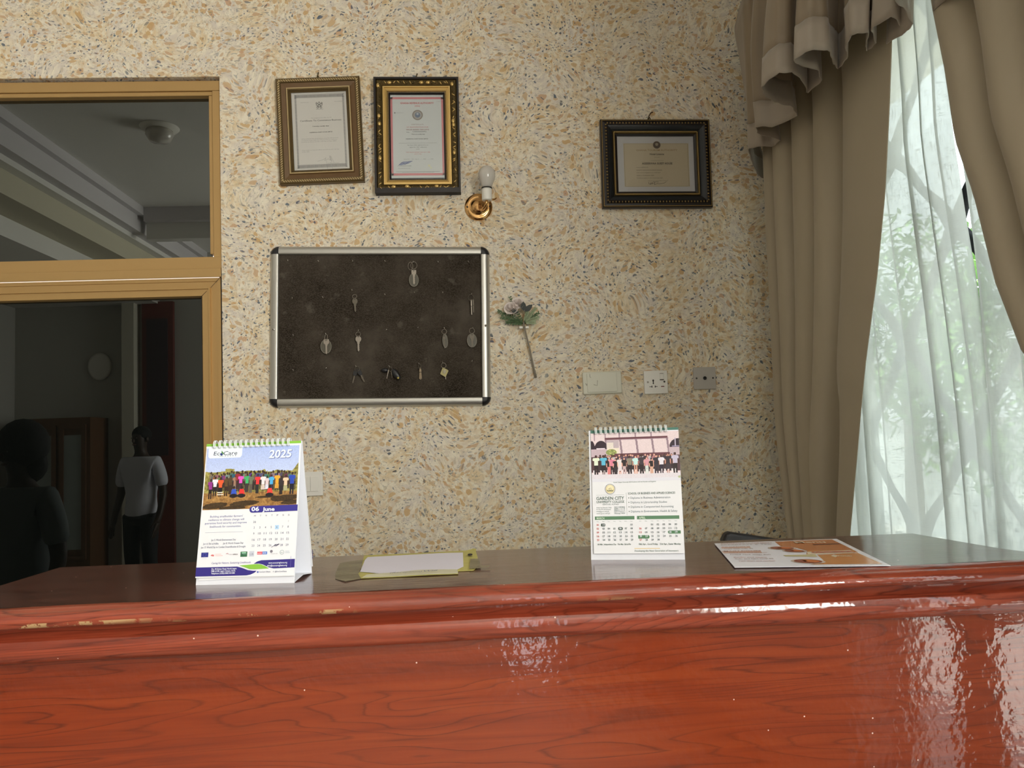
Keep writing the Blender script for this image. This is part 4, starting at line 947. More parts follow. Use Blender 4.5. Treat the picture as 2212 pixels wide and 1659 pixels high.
def fnoise(h, w, s, seed, sx=None):
    rs = np.random.RandomState(seed); sx = sx or s; a = rs.rand(int(h/s)+3, int(w/sx)+3)
    y = np.arange(h)/s; x = np.arange(w)/sx; yi = y.astype(int); xi = x.astype(int); fy = (y-yi)[:, None]; fx = (x-xi)[None]
    return a[yi][:, xi]*(1-fy)*(1-fx)+a[yi+1][:, xi]*fy*(1-fx)+a[yi][:, xi+1]*(1-fy)*fx+a[yi+1][:, xi+1]*fy*fx
def E_(img, cx, cy, rx, ry, col, soft=0):
    H, Wd = img.shape[:2]; yy, xx = np.mgrid[0:H, 0:Wd]; k = ((xx+.5-cx)/rx)**2+((yy+.5-cy)/ry)**2 <= 1; img[k] = col
def Rr(img, x0, x1, y0, y1, col): img[max(0, int(round(y0))):max(0, int(round(y1))), max(0, int(round(x0))):max(0, int(round(x1)))] = col
def T_(img, xa0, xa1, y0, xb0, xb1, y1, col):
    for y in range(int(y0), int(y1)):
        if not 0 <= y < img.shape[0]: continue
        t = (y-y0)/max(1, y1-y0); Rr(img, lerp(xa0, xb0, t), lerp(xa1, xb1, t), y, y+1, col)
def figure(img, x, yf, h, top, bot, skin=(60, 40, 32), w=1.0, skirt=False, hair=(28, 22, 22), arms=None):
    s = h/60.0; ht = yf-h; hw = 4.3*s*w
    E_(img, x, ht+4*s, 3.2*s, 4.2*s, hair); E_(img, x, ht+5*s, 2.6*s, 3.5*s, skin)
    if skirt: T_(img, x-hw, x+hw, yf-30*s, x-hw*1.35, x+hw*1.35, yf-11*s, bot); Rr(img, x-hw*.6, x-hw*.15, yf-11*s, yf, skin); Rr(img, x+hw*.15, x+hw*.6, yf-11*s, yf, skin)
    else: T_(img, x-hw, x+hw, yf-30*s, x-hw*.95, x+hw*.95, yf-16*s, bot); Rr(img, x-hw*.95, x-hw*.12, yf-17*s, yf, bot); Rr(img, x+hw*.12, x+hw*.95, yf-17*s, yf, bot)
    T_(img, x-hw*1.1, x+hw*1.1, ht+9*s, x-hw, x+hw, yf-28*s, top)
    E_(img, x-hw*1.35, ht+14*s, hw*.38, 5*s, top); E_(img, x+hw*1.35, ht+14*s, hw*.38, 5*s, top)
    Rr(img, x-hw*1.62, x-hw*1.18, ht+18*s, yf-27*s, arms or skin); Rr(img, x+hw*1.18, x+hw*1.62, ht+18*s, yf-27*s, arms or skin)
class Easel:
    def __init__(s, name, label, A, ang, w, L, lean, depth, flip=0):
        s.o = thing(name, label, 'calendar', (A[0], A[1], CT), (0, 0, ang), None); s.w, s.L, s.a = w, L, lean
        ca, sa = math.cos(lean), math.sin(lean); s.N = Vector((0, -ca, sa))
        s.P = lambda u, v, l: (u*w, (1-v)*L*sa-l*ca, (1-v)*L*ca+l*sa)
        topy, topz = L*sa, L*ca; th = .0018
        mb = MB(); mb.poly([(0, 0, 0), (w, 0, 0), (w, topy, topz), (0, topy, topz)], M['card'], (0, th, 0)); mb.build('front_board', s.o)
        mb = MB(); mb.poly([(0, depth, .0), (w, depth, .0), (w, topy+.003, topz), (0, topy+.003, topz)], M['card'], (0, th, 0)); mb.build('back_board', s.o)
        mb = MB(); mb.poly([(0, .001, .0006), (w, .001, .0006), (w, depth*.5, .005), (0, depth*.5, .005)], M['card'], (0, 0, .0012)); mb.poly([(0, depth*.5, .005), (w, depth*.5, .005), (w, depth, .0006), (0, depth, .0006)], M['card'], (0, 0, .0012)); mb.build('base_flap', s.o)
        s.topy, s.topz, s.depth = topy, topz, depth
    def rings(s, u0, u1, n, r, mat):
        src = None
        for k in range(n):
            mb = MB() if src is None else None
            x = lerp(u0, u1, k/(n-1))*s.w
            if src is None:
                for dx in (-.0011, .0011):
                    pts = [(dx+.0022*(.5-t), r*math.cos(a), r*math.sin(a)) for t, a in [(i/14, -2.4-i/14*4.2+.0) for i in range(15)]]
                    mb.tube(pts, .00075, mat, 6)
                src = mb.build('binding_ring', s.o); o = src
            else: o = src.copy(); COL.objects.link(o); o.parent = s.o
            o.location = (x, s.topy-.0005, s.topz-.002)
        hb = MB()
        for k in range(n): x = lerp(u0, u1, k/(n-1)); hb.poly([s.P(x-.008, .042, .0010), s.P(x+.008, .042, .0010), s.P(x+.008, .032, .0010), s.P(x-.008, .032, .0010)], ink(44, 46, 60))
        hb.build('punched_holes', s.o)
ringw = simple('ring_white', (.78, .82, .82), .3)
# --- left calendar
cal = Easel('desk_calendar', 'tent desk calendar with blue footer showing a June page, at the counter left end', (-.4092, 1.1896), math.radians(-7.6), .1492, .2108, math.radians(11), .076)
cal.rings(.095, .875, 15, .0068, ringw)
# loose sheets under the shown page
pl = MB(); Pm = lambda u, v, l: cal.P(u, v*.952, l)
pl.add([cal.P(.025, .97, .0012), cal.P(.995, .955, .0012), cal.P(.995, .90, .0014), cal.P(.025, .90, .0014)], [(0, 1, 2, 3)], M['paper']); pl.build('under_page', cal.o)
pm = MB(); n_ = 14; vs = []
for i in range(n_+1):
    v = i/n_; l = .0010+.0022*v*v
    vs += [Pm(0, v, l), Pm(1, v, l)]
pm.add(vs, [(2*i, 2*i+2, 2*i+3, 2*i+1) for i in range(n_)], M['paper'], True); page = pm.build('page', cal.o)
PP = lambda u, v, l: Pm(u, v, .0010+.0022*max(0, v)**2+l)
S = Sheet(PP, .1492, .2007)
navy_i = G(52, 42, 128); grn = G(134, 190, 66); tx = G(128, 132, 152); txd = G(96, 98, 118); wh = G(236, 240, 250)
S.rect(0, 1, 0, .020, grn)
H_, W_ = 150, 236; img = np.zeros((H_, W_, 3))
yy = np.linspace(0, 1, H_)[:, None, None]; img[:] = np.array([172, 190, 238])*(1-yy*1.2)+np.array([205, 214, 240])*yy*1.2
hz = 58
n1_ = fnoise(H_, W_, 3, 1); n2_ = fnoise(H_, W_, 6, 2, 9); n3_ = fnoise(H_, W_, 1.5, 5)
for x in range(W_):
    y0 = hz+int(5*fnoise(1, W_, 2, 9, 14)[0][x]*1.0)-int(6*(abs(x-62) < 12))-int(7*(abs(x-150) < 9)*(n1_[3, x]))-int(20*max(0, (x-220)/16))
    t = n1_[y0:, x][:, None]; img[y0:, x] = np.array([110, 104, 44])*(1-t)+np.array([182, 172, 100])*t
gr = 110
g = n1_[gr:, :, None]*.45+n2_[gr:, :, None]*.35+n3_[gr:, :, None]*.2
img[gr:] = np.array([104, 68, 34])*(1-g)+np.array([206, 162, 94])*g
for cx_, cy_, a_, b_ in ((30, 140, 26, 7), (104, 136, 30, 6), (205, 126, 30, 7), (222, 136, 22, 5), (75, 146, 30, 4), (160, 122, 24, 2.5)):
    yy_, xx_ = np.mgrid[0:H_, 0:W_]; k = ((xx_-cx_+ (yy_-cy_)*1.6)/a_)**2+((yy_-cy_)/b_)**2 <= 1+.6*n1_; img[k] = img[k]*.42
rs = np.random.RandomState(4)
for k in range(40): figure(img, 12+k*5.5+rs.rand()*3, 104+rs.rand()*4, 40+rs.rand()*8, tuple(rs.randint(40, 150, 3)), (50, 40, 40), w=.9)
ppl = [(16, 128, 56, (146, 50, 140), (34, 24, 28), 0), (27, 122, 56, (225, 225, 235), (34, 28, 30), 0), (41, 124, 56, (236, 92, 48), (24, 20, 24), 1), (56, 122, 55, (92, 70, 42), (50, 34, 26), 0), (66, 118, 54, (84, 66, 44), (60, 44, 34), 0), (78, 116, 52, (160, 120, 100), (150, 130, 110), 1), (84, 106, 50, (150, 40, 50), (60, 40, 40), 0), (92, 114, 53, (226, 88, 192), (60, 50, 60), 0), (108, 114, 52, (66, 176, 108), (60, 50, 50), 0), (118, 116, 52, (108, 116, 96), (92, 84, 74), 0), (135, 118, 54, (226, 56, 58), (40, 40, 40), 0), (149, 118, 54, (228, 222, 226), (206, 190, 180), 1), (159, 116, 46, (214, 196, 200), (214, 214, 230), 1), (170, 118, 52, (76, 170, 226), (50, 50, 70), 0), (184, 116, 54, (226, 166, 50), (214, 156, 60), 1), (195, 122, 52, (50, 44, 48), (40, 34, 34), 0), (206, 122, 54, (232, 200, 170), (170, 168, 130), 1), (222, 122, 62, (42, 72, 176), (28, 26, 40), 0)]
for x, yf, h, tp, bt, sk in ppl: figure(img, x, yf-4, h*.86, tp, bt, skirt=bool(sk), w=1.25)
for x0, x1, yb in ((34, 48, 108), (34, 50, 113)): Rr(img, x0, x1, yb, yb+2, (238, 234, 226))
for x, c_ in ((76, (52, 86, 196)), (96, (226, 52, 50)), (167, (226, 66, 56))):
    E_(img, x, 98, 3, 4, (40, 28, 28)); T_(img, x-5, x+5, 102, x-7, x+8, 114, c_); E_(img, x, 118, 10, 5, (30, 24, 28))
img = img*(.93+.12*fnoise(H_, W_, 1.2, 8)[:, :, None])
raster_sheet('photo_print', img, PP, 0.012, .985, .034, .505, page, .0003)
S.rect(0, 1, .020, .034, wh)
S.poly([(.025, .03), (.385, .03), (.385, .095), (.375, .108), (.36, .113), (.05, .113), (.035, .108), (.028, .095)], G(228, 238, 244), .0005)
S.text('Ec', .085, .148, .091, .030, G(44, 42, 82), .0, .1, .0008); S.text('Care', .19, .335, .091, .030, G(44, 42, 82), 0, .1, .0008)
S.poly([(.150, .082), (.165, .072), (.182, .085), (.178, .094), (.162, .095)], G(40, 60, 130), .0008); S.poly([(.168, .055), (.192, .076), (.186, .088), (.166, .070)], G(86, 140, 78), .0009); S.rect(.145, .19, .098, .100, G(80, 120, 90), .0008)
for k in range(5): S.rect(.205+.027*k, .215+.027*k, .0955, .100, G(70, 70, 100), .0008)
S.text('2025', .674, .915, .128, .060, G(104, 112, 168), .035, .12, .0006); S.text('2025', .670, .910, .125, .060, G(222, 234, 252), .025, .12, .0009)
bp_ = [(1.0, .484), (1.0, .530), (.55, .535)]+[(.53-.028*math.sin(a), .5115+.024*math.cos(a)) for a in [PI*i/8 for i in range(1, 8)]]+[(.55, .487)]
S.poly([(1.0, .484), (.55, .487)]+[(.535-.030*math.sin(a), .511-.024*math.cos(a)) for a in [PI*i/8 for i in range(9)]]+[(.55, .535), (1.0, .530)], G(54, 48, 140), .0007)
S.text('06', .525, .605, .523, .031, wh, .03, 0, .001); S.text('June', .640, .765, .525, .027, wh, .035, 0, .001)
for t, a, b, v in (("Building smallholder farmers'", .10, .44, .562), ('resilience to climate change will', .085, .455, .587), ('guarantee food security and improve', .05, .485, .611), ('livelihoods for communities.', .105, .43, .637)): S.text(t, a, b, v, .0145, G(134, 138, 176), .006)
S.rect(.06, .45, .672, .674, G(160, 164, 184))
for t, a, b, v in (('Jun 5: World Environment Day', .13, .385, .735), ('Jun 6: Eid ul-Adha', .05, .21, .761), ('Jun 8: World Oceans Day', .255, .465, .761), ('Jun 17: World Day to Combat Desertification & Drought', .03, .49, .787)): S.text(t, a, b, v, .0135, tx, .012)
cu = [.565, .623, .681, .740, .798, .856, .913]; cv = [.612, .653, .697, .742, .785]
def cells(S, rows, cu, cv, wd, hg, mat, bold=0, fmt=str, mats={}):
    for r, row in enumerate(rows):
        for c, d in enumerate(row):
            if d is None: continue
            t = fmt(d); w_ = wd*(len(t)/2 if len(t) > 1 else .42)*(.15 if t == '1' else 1); S.text(t, cu[c]-w_/2, cu[c]+w_/2, cv[r], hg, mats.get(d, mat), bold)
for c, t in zip(cu, 'MTWTFSS'): S.text(t, c-.009, c+.009, .565, .0125, tx)
S.rect(cu[4]-.020, cu[4]+.020, .632, .662, G(176, 210, 240))
cells(S, [[30, None, None, None, None, None, 1], list(range(2, 9)), list(range(9, 16)), list(range(16, 23)), [23, 24, 25, 26, 27, 28, 29]], cu, cv, .028, .0155, tx, .006)
S.line([(.755, .793), (.800, .772), (.785, .784), (.830, .768), (.800, .786), (.835, .770)], .005, G(100, 100, 120), .0006)
S.rect(.040, .113, .818, .852, G(44, 46, 132)); S.ring(.0765, .835, .018, .003, G(90, 100, 170), .0005); S.rect(.05, .10, .861, .863, G(190, 195, 215))
S.text('giz', .138, .175, .846, .014, G(216, 70, 66), .04); S.rect(.183, .245, .832, .834, G(230, 140, 130)); S.rect(.183, .262, .842, .844, G(230, 130, 120))
S.text('North', .33, .365, .840, .008, G(170, 160, 170)); S.text('AFRICA', .367, .415, .841, .009, G(110, 100, 110), .03); S.line([(.295, .832), (.31, .827), (.32, .835)], .006, G(190, 140, 150))
S.rect(.443, .512, .818, .856, G(56, 112, 76)); S.rect(.453, .500, .822, .840, G(150, 200, 170), .0005); S.text('farm', .450, .505, .843, .016, G(44, 84, 70), .03, 0, .0007)
S.rect(.532, .582, .816, .856, G(200, 204, 216)); S.text('LB', .54, .575, .846, .016, G(140, 144, 160)); S.rect(.613, .665, .822, .842, G(226, 82, 92)); S.rect(.665, .715, .822, .842, G(74, 122, 206)); S.text('union', .617, .66, .836, .008, wh, .02, 0, .0006); S.text('BANK', .67, .71, .836, .008, wh, .02, 0, .0006)
S.disc(.757, .822, .014, G(120, 116, 128)); S.text('Forest for Life', .755, .82, .842, .007, G(150, 150, 160)); S.ring(.865, .830, .022, .004, G(150, 170, 170)); S.text('ac', .853, .877, .835, .010, G(140, 160, 160)); S.rect(.897, .94, .822, .826, G(180, 190, 200)); S.rect(.897, .945, .832, .836, G(180, 190, 200))
S.text('Caring for Nature, Sustaining Livelihoods', .155, .555, .903, .014, G(110, 100, 160), .0, .2)
S.poly([(0, .925), (.42, .925), (.47, .935), (.53, .952), (.585, .958), (.62, .958), (.60, .972), (.56, .985), (.52, .990), (0, .990)], navy_i)
S.poly([(1, .880), (.66, .884), (.62, .892), (.585, .908), (.64, .908), (.68, .915), (.74, .936), (.79, .945), (1, .941)], navy_i)
S.poly([(.44, .918), (.62, .910), (.66, .914), (.70, .925), (.745, .944), (.60, .948), (.55, .946), (.49, .930)], grn, .0005)
for t, a, b, v in (('No. 44 Ecimac Road, North Legon', .16, .415, .944), ('PMB LG 84, Legon Campus, Accra', .16, .405, .9595), ('Telephone: (+233) 0302 510 044', .16, .40, .976)): S.text(t, a, b, v, .0115, wh, .015, 0, .0007)
S.text('www.ecocareghana.org', .735, .925, .910, .012, wh, .01, 0, .0007); S.text('info@ecocareghana.org', .725, .925, .930, .012, wh, .01, 0, .0007)
S.rect(.625, .640, .962, .974, G(80, 100, 180)); S.text('EcoCare Ghana', .65, .76, .972, .0105, tx, .01); S.text('X', .785, .797, .972, .0105, tx); S.text('@EcoCareGhana', .805, .925, .972, .0105, tx, .01)
for u in (.962, .990): S.rect(u-.002, u+.0005, .86 if u < .97 else .0, .945, G(120, 112, 180) if u < .97 else wh, .0009) if u < .97 else None
S.mb.build('lettering', page)
# sheets folded over the back
mb = MB(); D = cal.depth; 
for k, off in enumerate((.006, .0085)): mb.poly([(.004, D+off, .010), (cal.w-.001, D+off, .010), (cal.w-.001, cal.topy+.005, cal.topz), (.004, cal.topy+.005, cal.topz)], M['paper'], (0, .0004, 0))
bk_ = mb.build('turned_pages', cal.o)
mb = MB(); mb.poly([(cal.w-.0008, D+.0066, .022), (cal.w-.0008, D+.0094, .022), (cal.w-.0008, D+.0084, .036), (cal.w-.0008, D+.006, .036)], navy_i); mb.build('printed_edge', bk_)
# --- right calendar
cal = Easel('desk_calendar', 'tent desk calendar with green bands showing March and April, right of the taped notice', (.1889, 1.2531), math.radians(-15.5), .1468, .2112, math.radians(12), .078)
cal.rings(.045+.035, .86, 15, .0068, ringw)
p0 = (.028, .955)
sk = lambda u, v: (lerp(.022+.012*v, 1.0, u), v*.955)
mb = MB(); vs = []
for i in range(13):
    v = i/12; l = .0012+.0018*v*v; a = sk(0, v); b = sk(1, v); vs += [cal.P(a[0], a[1], l), cal.P(b[0], b[1], l)]
mb.add(vs, [(2*i, 2*i+2, 2*i+3, 2*i+1) for i in range(12)], M['paper'], True); page = mb.build('page', cal.o)
def PG(u, v, l): a = sk(u, v); return cal.P(a[0], a[1], .0012+.0018*max(0, v)**2+l)
S = Sheet(PG, .144, .2017)
dg = G(70, 116, 104); S.rect(0, 1, 0, .026, dg); S.rect(.82, 1, .022, .029, wh, .0005)
H_, W_ = 130, 224; img = np.zeros((H_, W_, 3)); img[:] = (226, 208, 212)
br = (150, 128, 140)
for x, w_ in ((8, 3), (36, 3), (72, 4), (113, 4), (153, 4)): Rr(img, x, x+w_, 0, 22, (170, 146, 158))
T_(img, 36, 196, 14, 36, 196, 19, (104, 62, 72)); Rr(img, 36, 198, 19, 21, (150, 120, 132))
for x in (36, 73, 114, 154, 192): T_(img, x, x+5, 20, x+4, x+9, 66, br)
for cx_, r in ((26, 17), (2, 8), (222, 22)): E_(img, cx_, 44, r, 22, (48, 34, 46)); Rr(img, cx_-r-2, cx_+r+2, 46, 68, (196, 176, 186))
Rr(img, 14, 36, 43, 46, (230, 220, 230)); Rr(img, 206, 224, 42, 45, (150, 140, 170)); T_(img, 213, 216, 20, 213, 216, 44, (180, 170, 190))
Rr(img, 40, 72, 22, 44, (196, 180, 188)); 
for i in range(40, 72, 2):
    for j in range(22, 44, 2):
        if (i+j)//2 % 2: img[j:j+1, i:i+1] = (120, 104, 112)
Rr(img, 41, 58, 28, 44, (224, 214, 206)); Rr(img, 41, 72, 44, 62, (232, 222, 206))
E_(img, 52, 56, 14, 9, (128, 140, 82)); nz = fnoise(H_, W_, 1.5, 3); k = (((np.mgrid[0:H_, 0:W_][1]-52)/14)**2+((np.mgrid[0:H_, 0:W_][0]-56)/9)**2 <= 1) & (nz > .55); img[k] = (190, 196, 120)
Rr(img, 60, 200, 60, 68, (104, 60, 72)); Rr(img, 0, 224, 68, 112, (84, 58, 64))
rs = np.random.RandomState(12)
for k in range(34):
    x = 16+k*6.0+rs.rand()*3; c_ = [(200, 190, 196), (50, 40, 46), (180, 120, 130), (90, 70, 90), (60, 50, 60)][rs.randint(5)]; figure(img, x, 112, 44+rs.rand()*7, c_, (52, 40, 46), skin=[(222, 170, 154), (90, 58, 50), (214, 160, 140)][rs.randint(3)], hair=(70, 46, 46), w=.85)
Rr(img, 0, 224, 116, 130, (224, 218, 226)); 
for x in range(4, 220, 9): T_(img, x, x+4, 106, x, x+3, 118, (236, 228, 234))
L_ = (226, 172, 152); D_ = (74, 48, 44)
for x, h, tp, bt, sk_, skn in ((12, 60, (226, 236, 214), (40, 28, 32), 0, D_), (31, 60, (96, 184, 216), (40, 30, 36), 1, D_), (45, 48, (44, 32, 36), (220, 130, 130), 0, L_), (53, 52, (222, 130, 156), (50, 34, 40), 0, L_), (62, 47, (40, 30, 34), (52, 44, 50), 0, L_), (73, 52, (228, 218, 220), (226, 214, 220), 1, L_), (84, 50, (44, 34, 38), (204, 176, 178), 0, L_), (98, 56, (140, 132, 118), (40, 32, 40), 0, D_), (113, 55, (196, 232, 232), (36, 28, 36), 0, L_), (128, 58, (60, 52, 60), (38, 28, 32), 0, D_), (141, 50, (214, 156, 168), (210, 220, 216), 0, L_), (153, 44, (36, 26, 30), (214, 170, 150), 0, L_), (165, 56, (50, 46, 58), (60, 50, 60), 0, L_), (178, 55, (232, 228, 240), (44, 36, 54), 0, D_), (194, 60, (52, 44, 54), (64, 54, 64), 1, (186, 130, 116)), (212, 62, (196, 190, 214), (44, 34, 36), 0, D_)):
    figure(img, x, 118, h*.92, tp, bt, skirt=bool(sk_), skin=skn, w=1.3, hair=(50, 30, 32))
    if bt == (36, 28, 36): T_(img, x-4, x-1, 92, x-4, x-1, 118, L_); T_(img, x+1, x+4, 92, x+1, x+4, 118, L_)
img = img*(.95+.08*fnoise(H_, W_, 1.2, 8)[:, :, None])
raster_sheet('photo_print', img, PG, 0, 1, .027, .405, page, .0003)
S.rect(0, 1, .405, .43, G(222, 222, 232))
tg = G(70, 96, 84); tgm = G(120, 136, 136); red = G(206, 96, 92)
S.text('North Campus University 2024 Students with the Founder and Registrar', .245, .725, .440, .009, tgm, .006)
S.ring(.205, .490, .058, .004, G(70, 66, 80)); S.disc(.205, .490, .050, G(226, 214, 168)); S.disc(.205, .484, .034, G(238, 228, 190), .0005); S.poly([(.165, .492), (.175, .508), (.235, .508), (.245, .492), (.232, .502), (.178, .502)], G(96, 100, 70), .0006); S.text('G', .188, .222, .500, .020, G(160, 150, 110), .01, 0, .0007)
S.rect(.045, .36, .537, .5385, tgm)
S.text('GARDEN CITY', .045, .36, .577, .0265, tg, .01); S.text('UNIVERSITY COLLEGE', .045, .36, .601, .0175, tg, .01); S.text('KENYASE, KUMASI', .115, .295, .618, .0115, tgm)
for i, (t, b) in enumerate((('Garden City University College', .215), ('P.O. Box KS 12775 Kumasi', .205), ('mail@gcuc.edu.gh', .185), ('www.gcuc.edu.gh', .195))): S.text(t, .042, b, .642+.0155*i, .0095, tgm)
for i, t in enumerate(('0322 0 MOBILE', '0208 1 1 7 1 9', '0244 8 1 7 1 9', '0277 9 8 8 3 1', 'whatsapp 18434')): S.text(t, .245, .365, .640+.0125*i, .009, tgm, .02)
for i in range(34): S.rect(.384, .387, .522+.0053*i, .525+.0053*i, tg)
S.text('SCHOOL OF BUSINESS AND APPLIED SCIENCES', .405, .930, .537, .0165, G(92, 112, 106), .012)
for i, (t, b) in enumerate((('Diploma in Business Administration', .875), ('Diploma in Librarianship Studies', .835), ('Diploma in Computerised Accounting', .905), ('Diploma in Environment, Health & Safety', .945))): S.disc(.412, .564+.0358*i, .005, tg); S.text(t, .432, b, .572+.0358*i, .0165, G(122, 136, 144), .0)
S.rect(.022, .468, .708, .735, dg2 := G(88, 128, 96)); S.rect(.496, .962, .708, .735, dg2)
S.text('MARCH', .042, .13, .731, .017, G(206, 226, 206), .02, 0, .0007); S.text('APRIL', .518, .59, .731, .017, G(206, 226, 206), .02, 0, .0007)
c1 = [.053, .118, .178, .242, .308, .370, .433]; c2_ = [.530, .594, .660, .725, .790, .856, .922]
for c, t in zip(c1+c2_, ['Sun', 'Mon', 'Tue', 'Wed', 'Thur', 'Fri', 'Sat']*2): S.text(t, c-.012, c+.012, .752, .006, tgm)
v1 = [.782, .812, .842, .872, .900]
S.poly([(.118-.013+.013*math.cos(a)*1.0-.004, .776+.012*math.sin(a)) for a in [PI/2+PI*i/8 for i in range(9)]]+[(.118+.013+.012*math.cos(a)-.004, .776+.012*math.sin(a)) for a in [-PI/2+PI*i/8 for i in range(9)]], G(66, 82, 74))
S.poly([(.308-.013+.013*math.cos(a), .806+.012*math.sin(a)) for a in [PI/2+PI*i/8 for i in range(9)]]+[(.308+.013+.012*math.cos(a), .806+.012*math.sin(a)) for a in [-PI/2+PI*i/8 for i in range(9)]], G(66, 82, 74))
S.poly([(.970, .825), (.970, .849), (.85, .849)]+[(.845+.015*math.cos(a), .837+.012*math.sin(a)) for a in [PI/2+PI*i/6 for i in range(7)]], G(80, 124, 88))
S.poly([(.503, .885), (.503, .859), (.61, .859)]+[(.612+.015*math.cos(a), .872+.013*math.sin(a)) for a in [-PI/2+PI*i/6 for i in range(7)]], G(80, 124, 88))
f2 = lambda d: '%02d' % d
ng = G(104, 116, 120); wmap = {31: wh, 6: wh}; rmap = lambda *a: {d: red for d in a}
def cells2(rows, cu, cv, m): 
    for r, row in enumerate(rows):
        for c, d in enumerate(row):
            if d is not None: S.text(f2(d), cu[c]-.0125, cu[c]+.0125, cv[r], .0145, m.get(d, ng), .014, 0, .0008)
cells2([[30, 31]+[None]*4+[1], list(range(2, 9)), list(range(9, 16)), list(range(16, 23)), list(range(23, 30))], c1, v1, {**rmap(30, 2, 9, 16, 23), **wmap})
cells2([[None, None, 1, 2, 3, 4, 5], list(range(6, 13)), list(range(13, 20)), list(range(20, 27)), [27, 28, 29, 30, None, None, None]], c2_, [v+.0015 for v in v1], {**rmap(6, 13, 27), **{18: wh, 19: wh, 20: wh, 21: wh}})
S.text('6th Mar., Independence Day', .045, .255, .934, .0125, tg, .012); S.text('31st Mar., Eid ul-Fitr', .27, .42, .934, .0125, tg, .012); S.text('18th Apr., Good Friday', .505, .715, .934, .0125, tg, .012); S.text('21st Apr., Easter Monday', .735, .965, .934, .0125, tg, .014)
S.rect(.455, .735, .9595, .964, G(226, 196, 128)); S.text('Developing the Next Generation of Innovators', .455, .935, .986, .0135, G(104, 124, 116), .006, .15)
S.disc(.985, .402, .014, G(200, 214, 160))
S.mb.build('lettering', page)
# ------------------------------------------------------------------ taped notice
Zt = CT+.0006
nt = thing('taped_notice', 'worn white paper strip on yellow card taped flat on the counter', 'notice', (-.09, 1.3, Zt), (0, 0, 0))
def flat(name, pts, z, mat, parent, th=.0006, wav=.0, nsub=0):
    bm = bmesh.new(); vs = [bm.verts.new((x+.09, y-1.3, z)) for x, y in pts]; bm.faces.new(vs); bmesh.ops.recalc_face_normals(bm, faces=bm.faces)
    bmesh.ops.triangulate(bm, faces=bm.faces)
    if nsub: bmesh.ops.subdivide_edges(bm, edges=bm.edges, cuts=nsub, use_grid_fill=True)
    for v in bm.verts: v.co.z += wav*(math.sin(v.co.x*60)+math.sin(v.co.y*95+v.co.x*30))+wav*1.9
    o = obj(name, bm, parent, mat); s = o.modifiers.new('s', 'SOLIDIFY'); s.thickness = th; s.offset = 1; return o
yc_ = simple('yellow_card', (.50, .45, .13), .5, var=.2); tp_ = NT('packing_tape'); tp_.b.inputs['Base Color'].default_value = (.27, .23, .13, 1); tp_.b.inputs['Roughness'].default_value = .22
tn = tp_.noise(tp_.coords((20, 120, 20)), 1, 3); tp_.bump(tn.outputs['Fac'], .6, .001); trp = tp_.new('ShaderNodeBsdfTransparent'); mx_ = tp_.new('ShaderNodeMixShader'); mx_.inputs[0].default_value = .62; tp_.link(trp.outputs[0], mx_.inputs[1]).link(tp_.b.outputs[0], mx_.inputs[2]).link(mx_.outputs[0], tp_.out.inputs[0]); tp_ = tp_.mat
flat('tape', [(-0.2228, 1.3362), (-0.1896, 1.3589), (-0.1805, 1.348), (-0.1771, 1.2419), (-0.1656, 1.1746), (-0.1855, 1.1543), (-0.2045, 1.1836), (-0.2125, 1.2311)], 0, tp_, nt, .0004, .0003, 3)
flat('yellow_card', [(-0.1921, 1.4069), (-0.1, 1.409), (-0.0124, 1.4124), (-0.0015, 1.4257), (0.0007, 1.4357), (0.0068, 1.4277), (0.0057, 1.3955), (0.0082, 1.3248), (0.0078, 1.2396), (0.0011, 1.1995), (-0.0229, 1.1993), (-0.0225, 1.1729), (-0.0826, 1.1732), (-0.1656, 1.1746), (-0.175, 1.2142), (-0.1757, 1.2484)], .0004, yc_, nt, .0004, .0002, 2)
wp_ = simple('lilac_white_paper', (.74, .71, .80), .45, bump=(30, .3))
flat('paper_strip', [(-0.1821, 1.3807), (-0.0169, 1.3861), (-0.0151, 1.2318), (-0.0242, 1.2099), (-0.0845, 1.2197), (-0.1411, 1.2018), (-0.174, 1.2273), (-0.182, 1.3404)], .0012, wp_, nt, .0003, .0003, 3)
flat('tape', [(-.16, 1.196), (-.1411, 1.2018), (-0.0845, 1.2197), (-0.0242, 1.2099), (-.0228, 1.1735), (-.1640, 1.1755)], .0013, simple('creamy_tape', (.66, .63, .44), .3), nt, .0004, .0003, 2)
flat('tape', [(-.004, 1.300), (.010, 1.300), (.012, 1.225), (.026, 1.218), (.026, 1.210), (-.006, 1.205)], .0022, tp_, nt, .0004, .0003, 2)
mb = MB(); mb.ell((.0855, 1.342-1.3, .0036), .0045, .012, .0006, simple('burn_hole', (.03, .02, .02), .7)); mb.build('burn_mark', nt)
Sn = Sheet(lambda u, v, l: (-.128+u*.075+.09, 1.196-v*.02-1.3, .0040+l), .075, .02)
Sn.text('(Reception)', .05, .68, .55, .42, G(90, 86, 128), .0, .3); Sn.mb.build('lettering', nt); Sn.mb = MB(); Sn.text('Wifi', .72, 1.0, .45, .42, G(80, 84, 140), .01, .3); Sn.mb.build('lettering', nt)
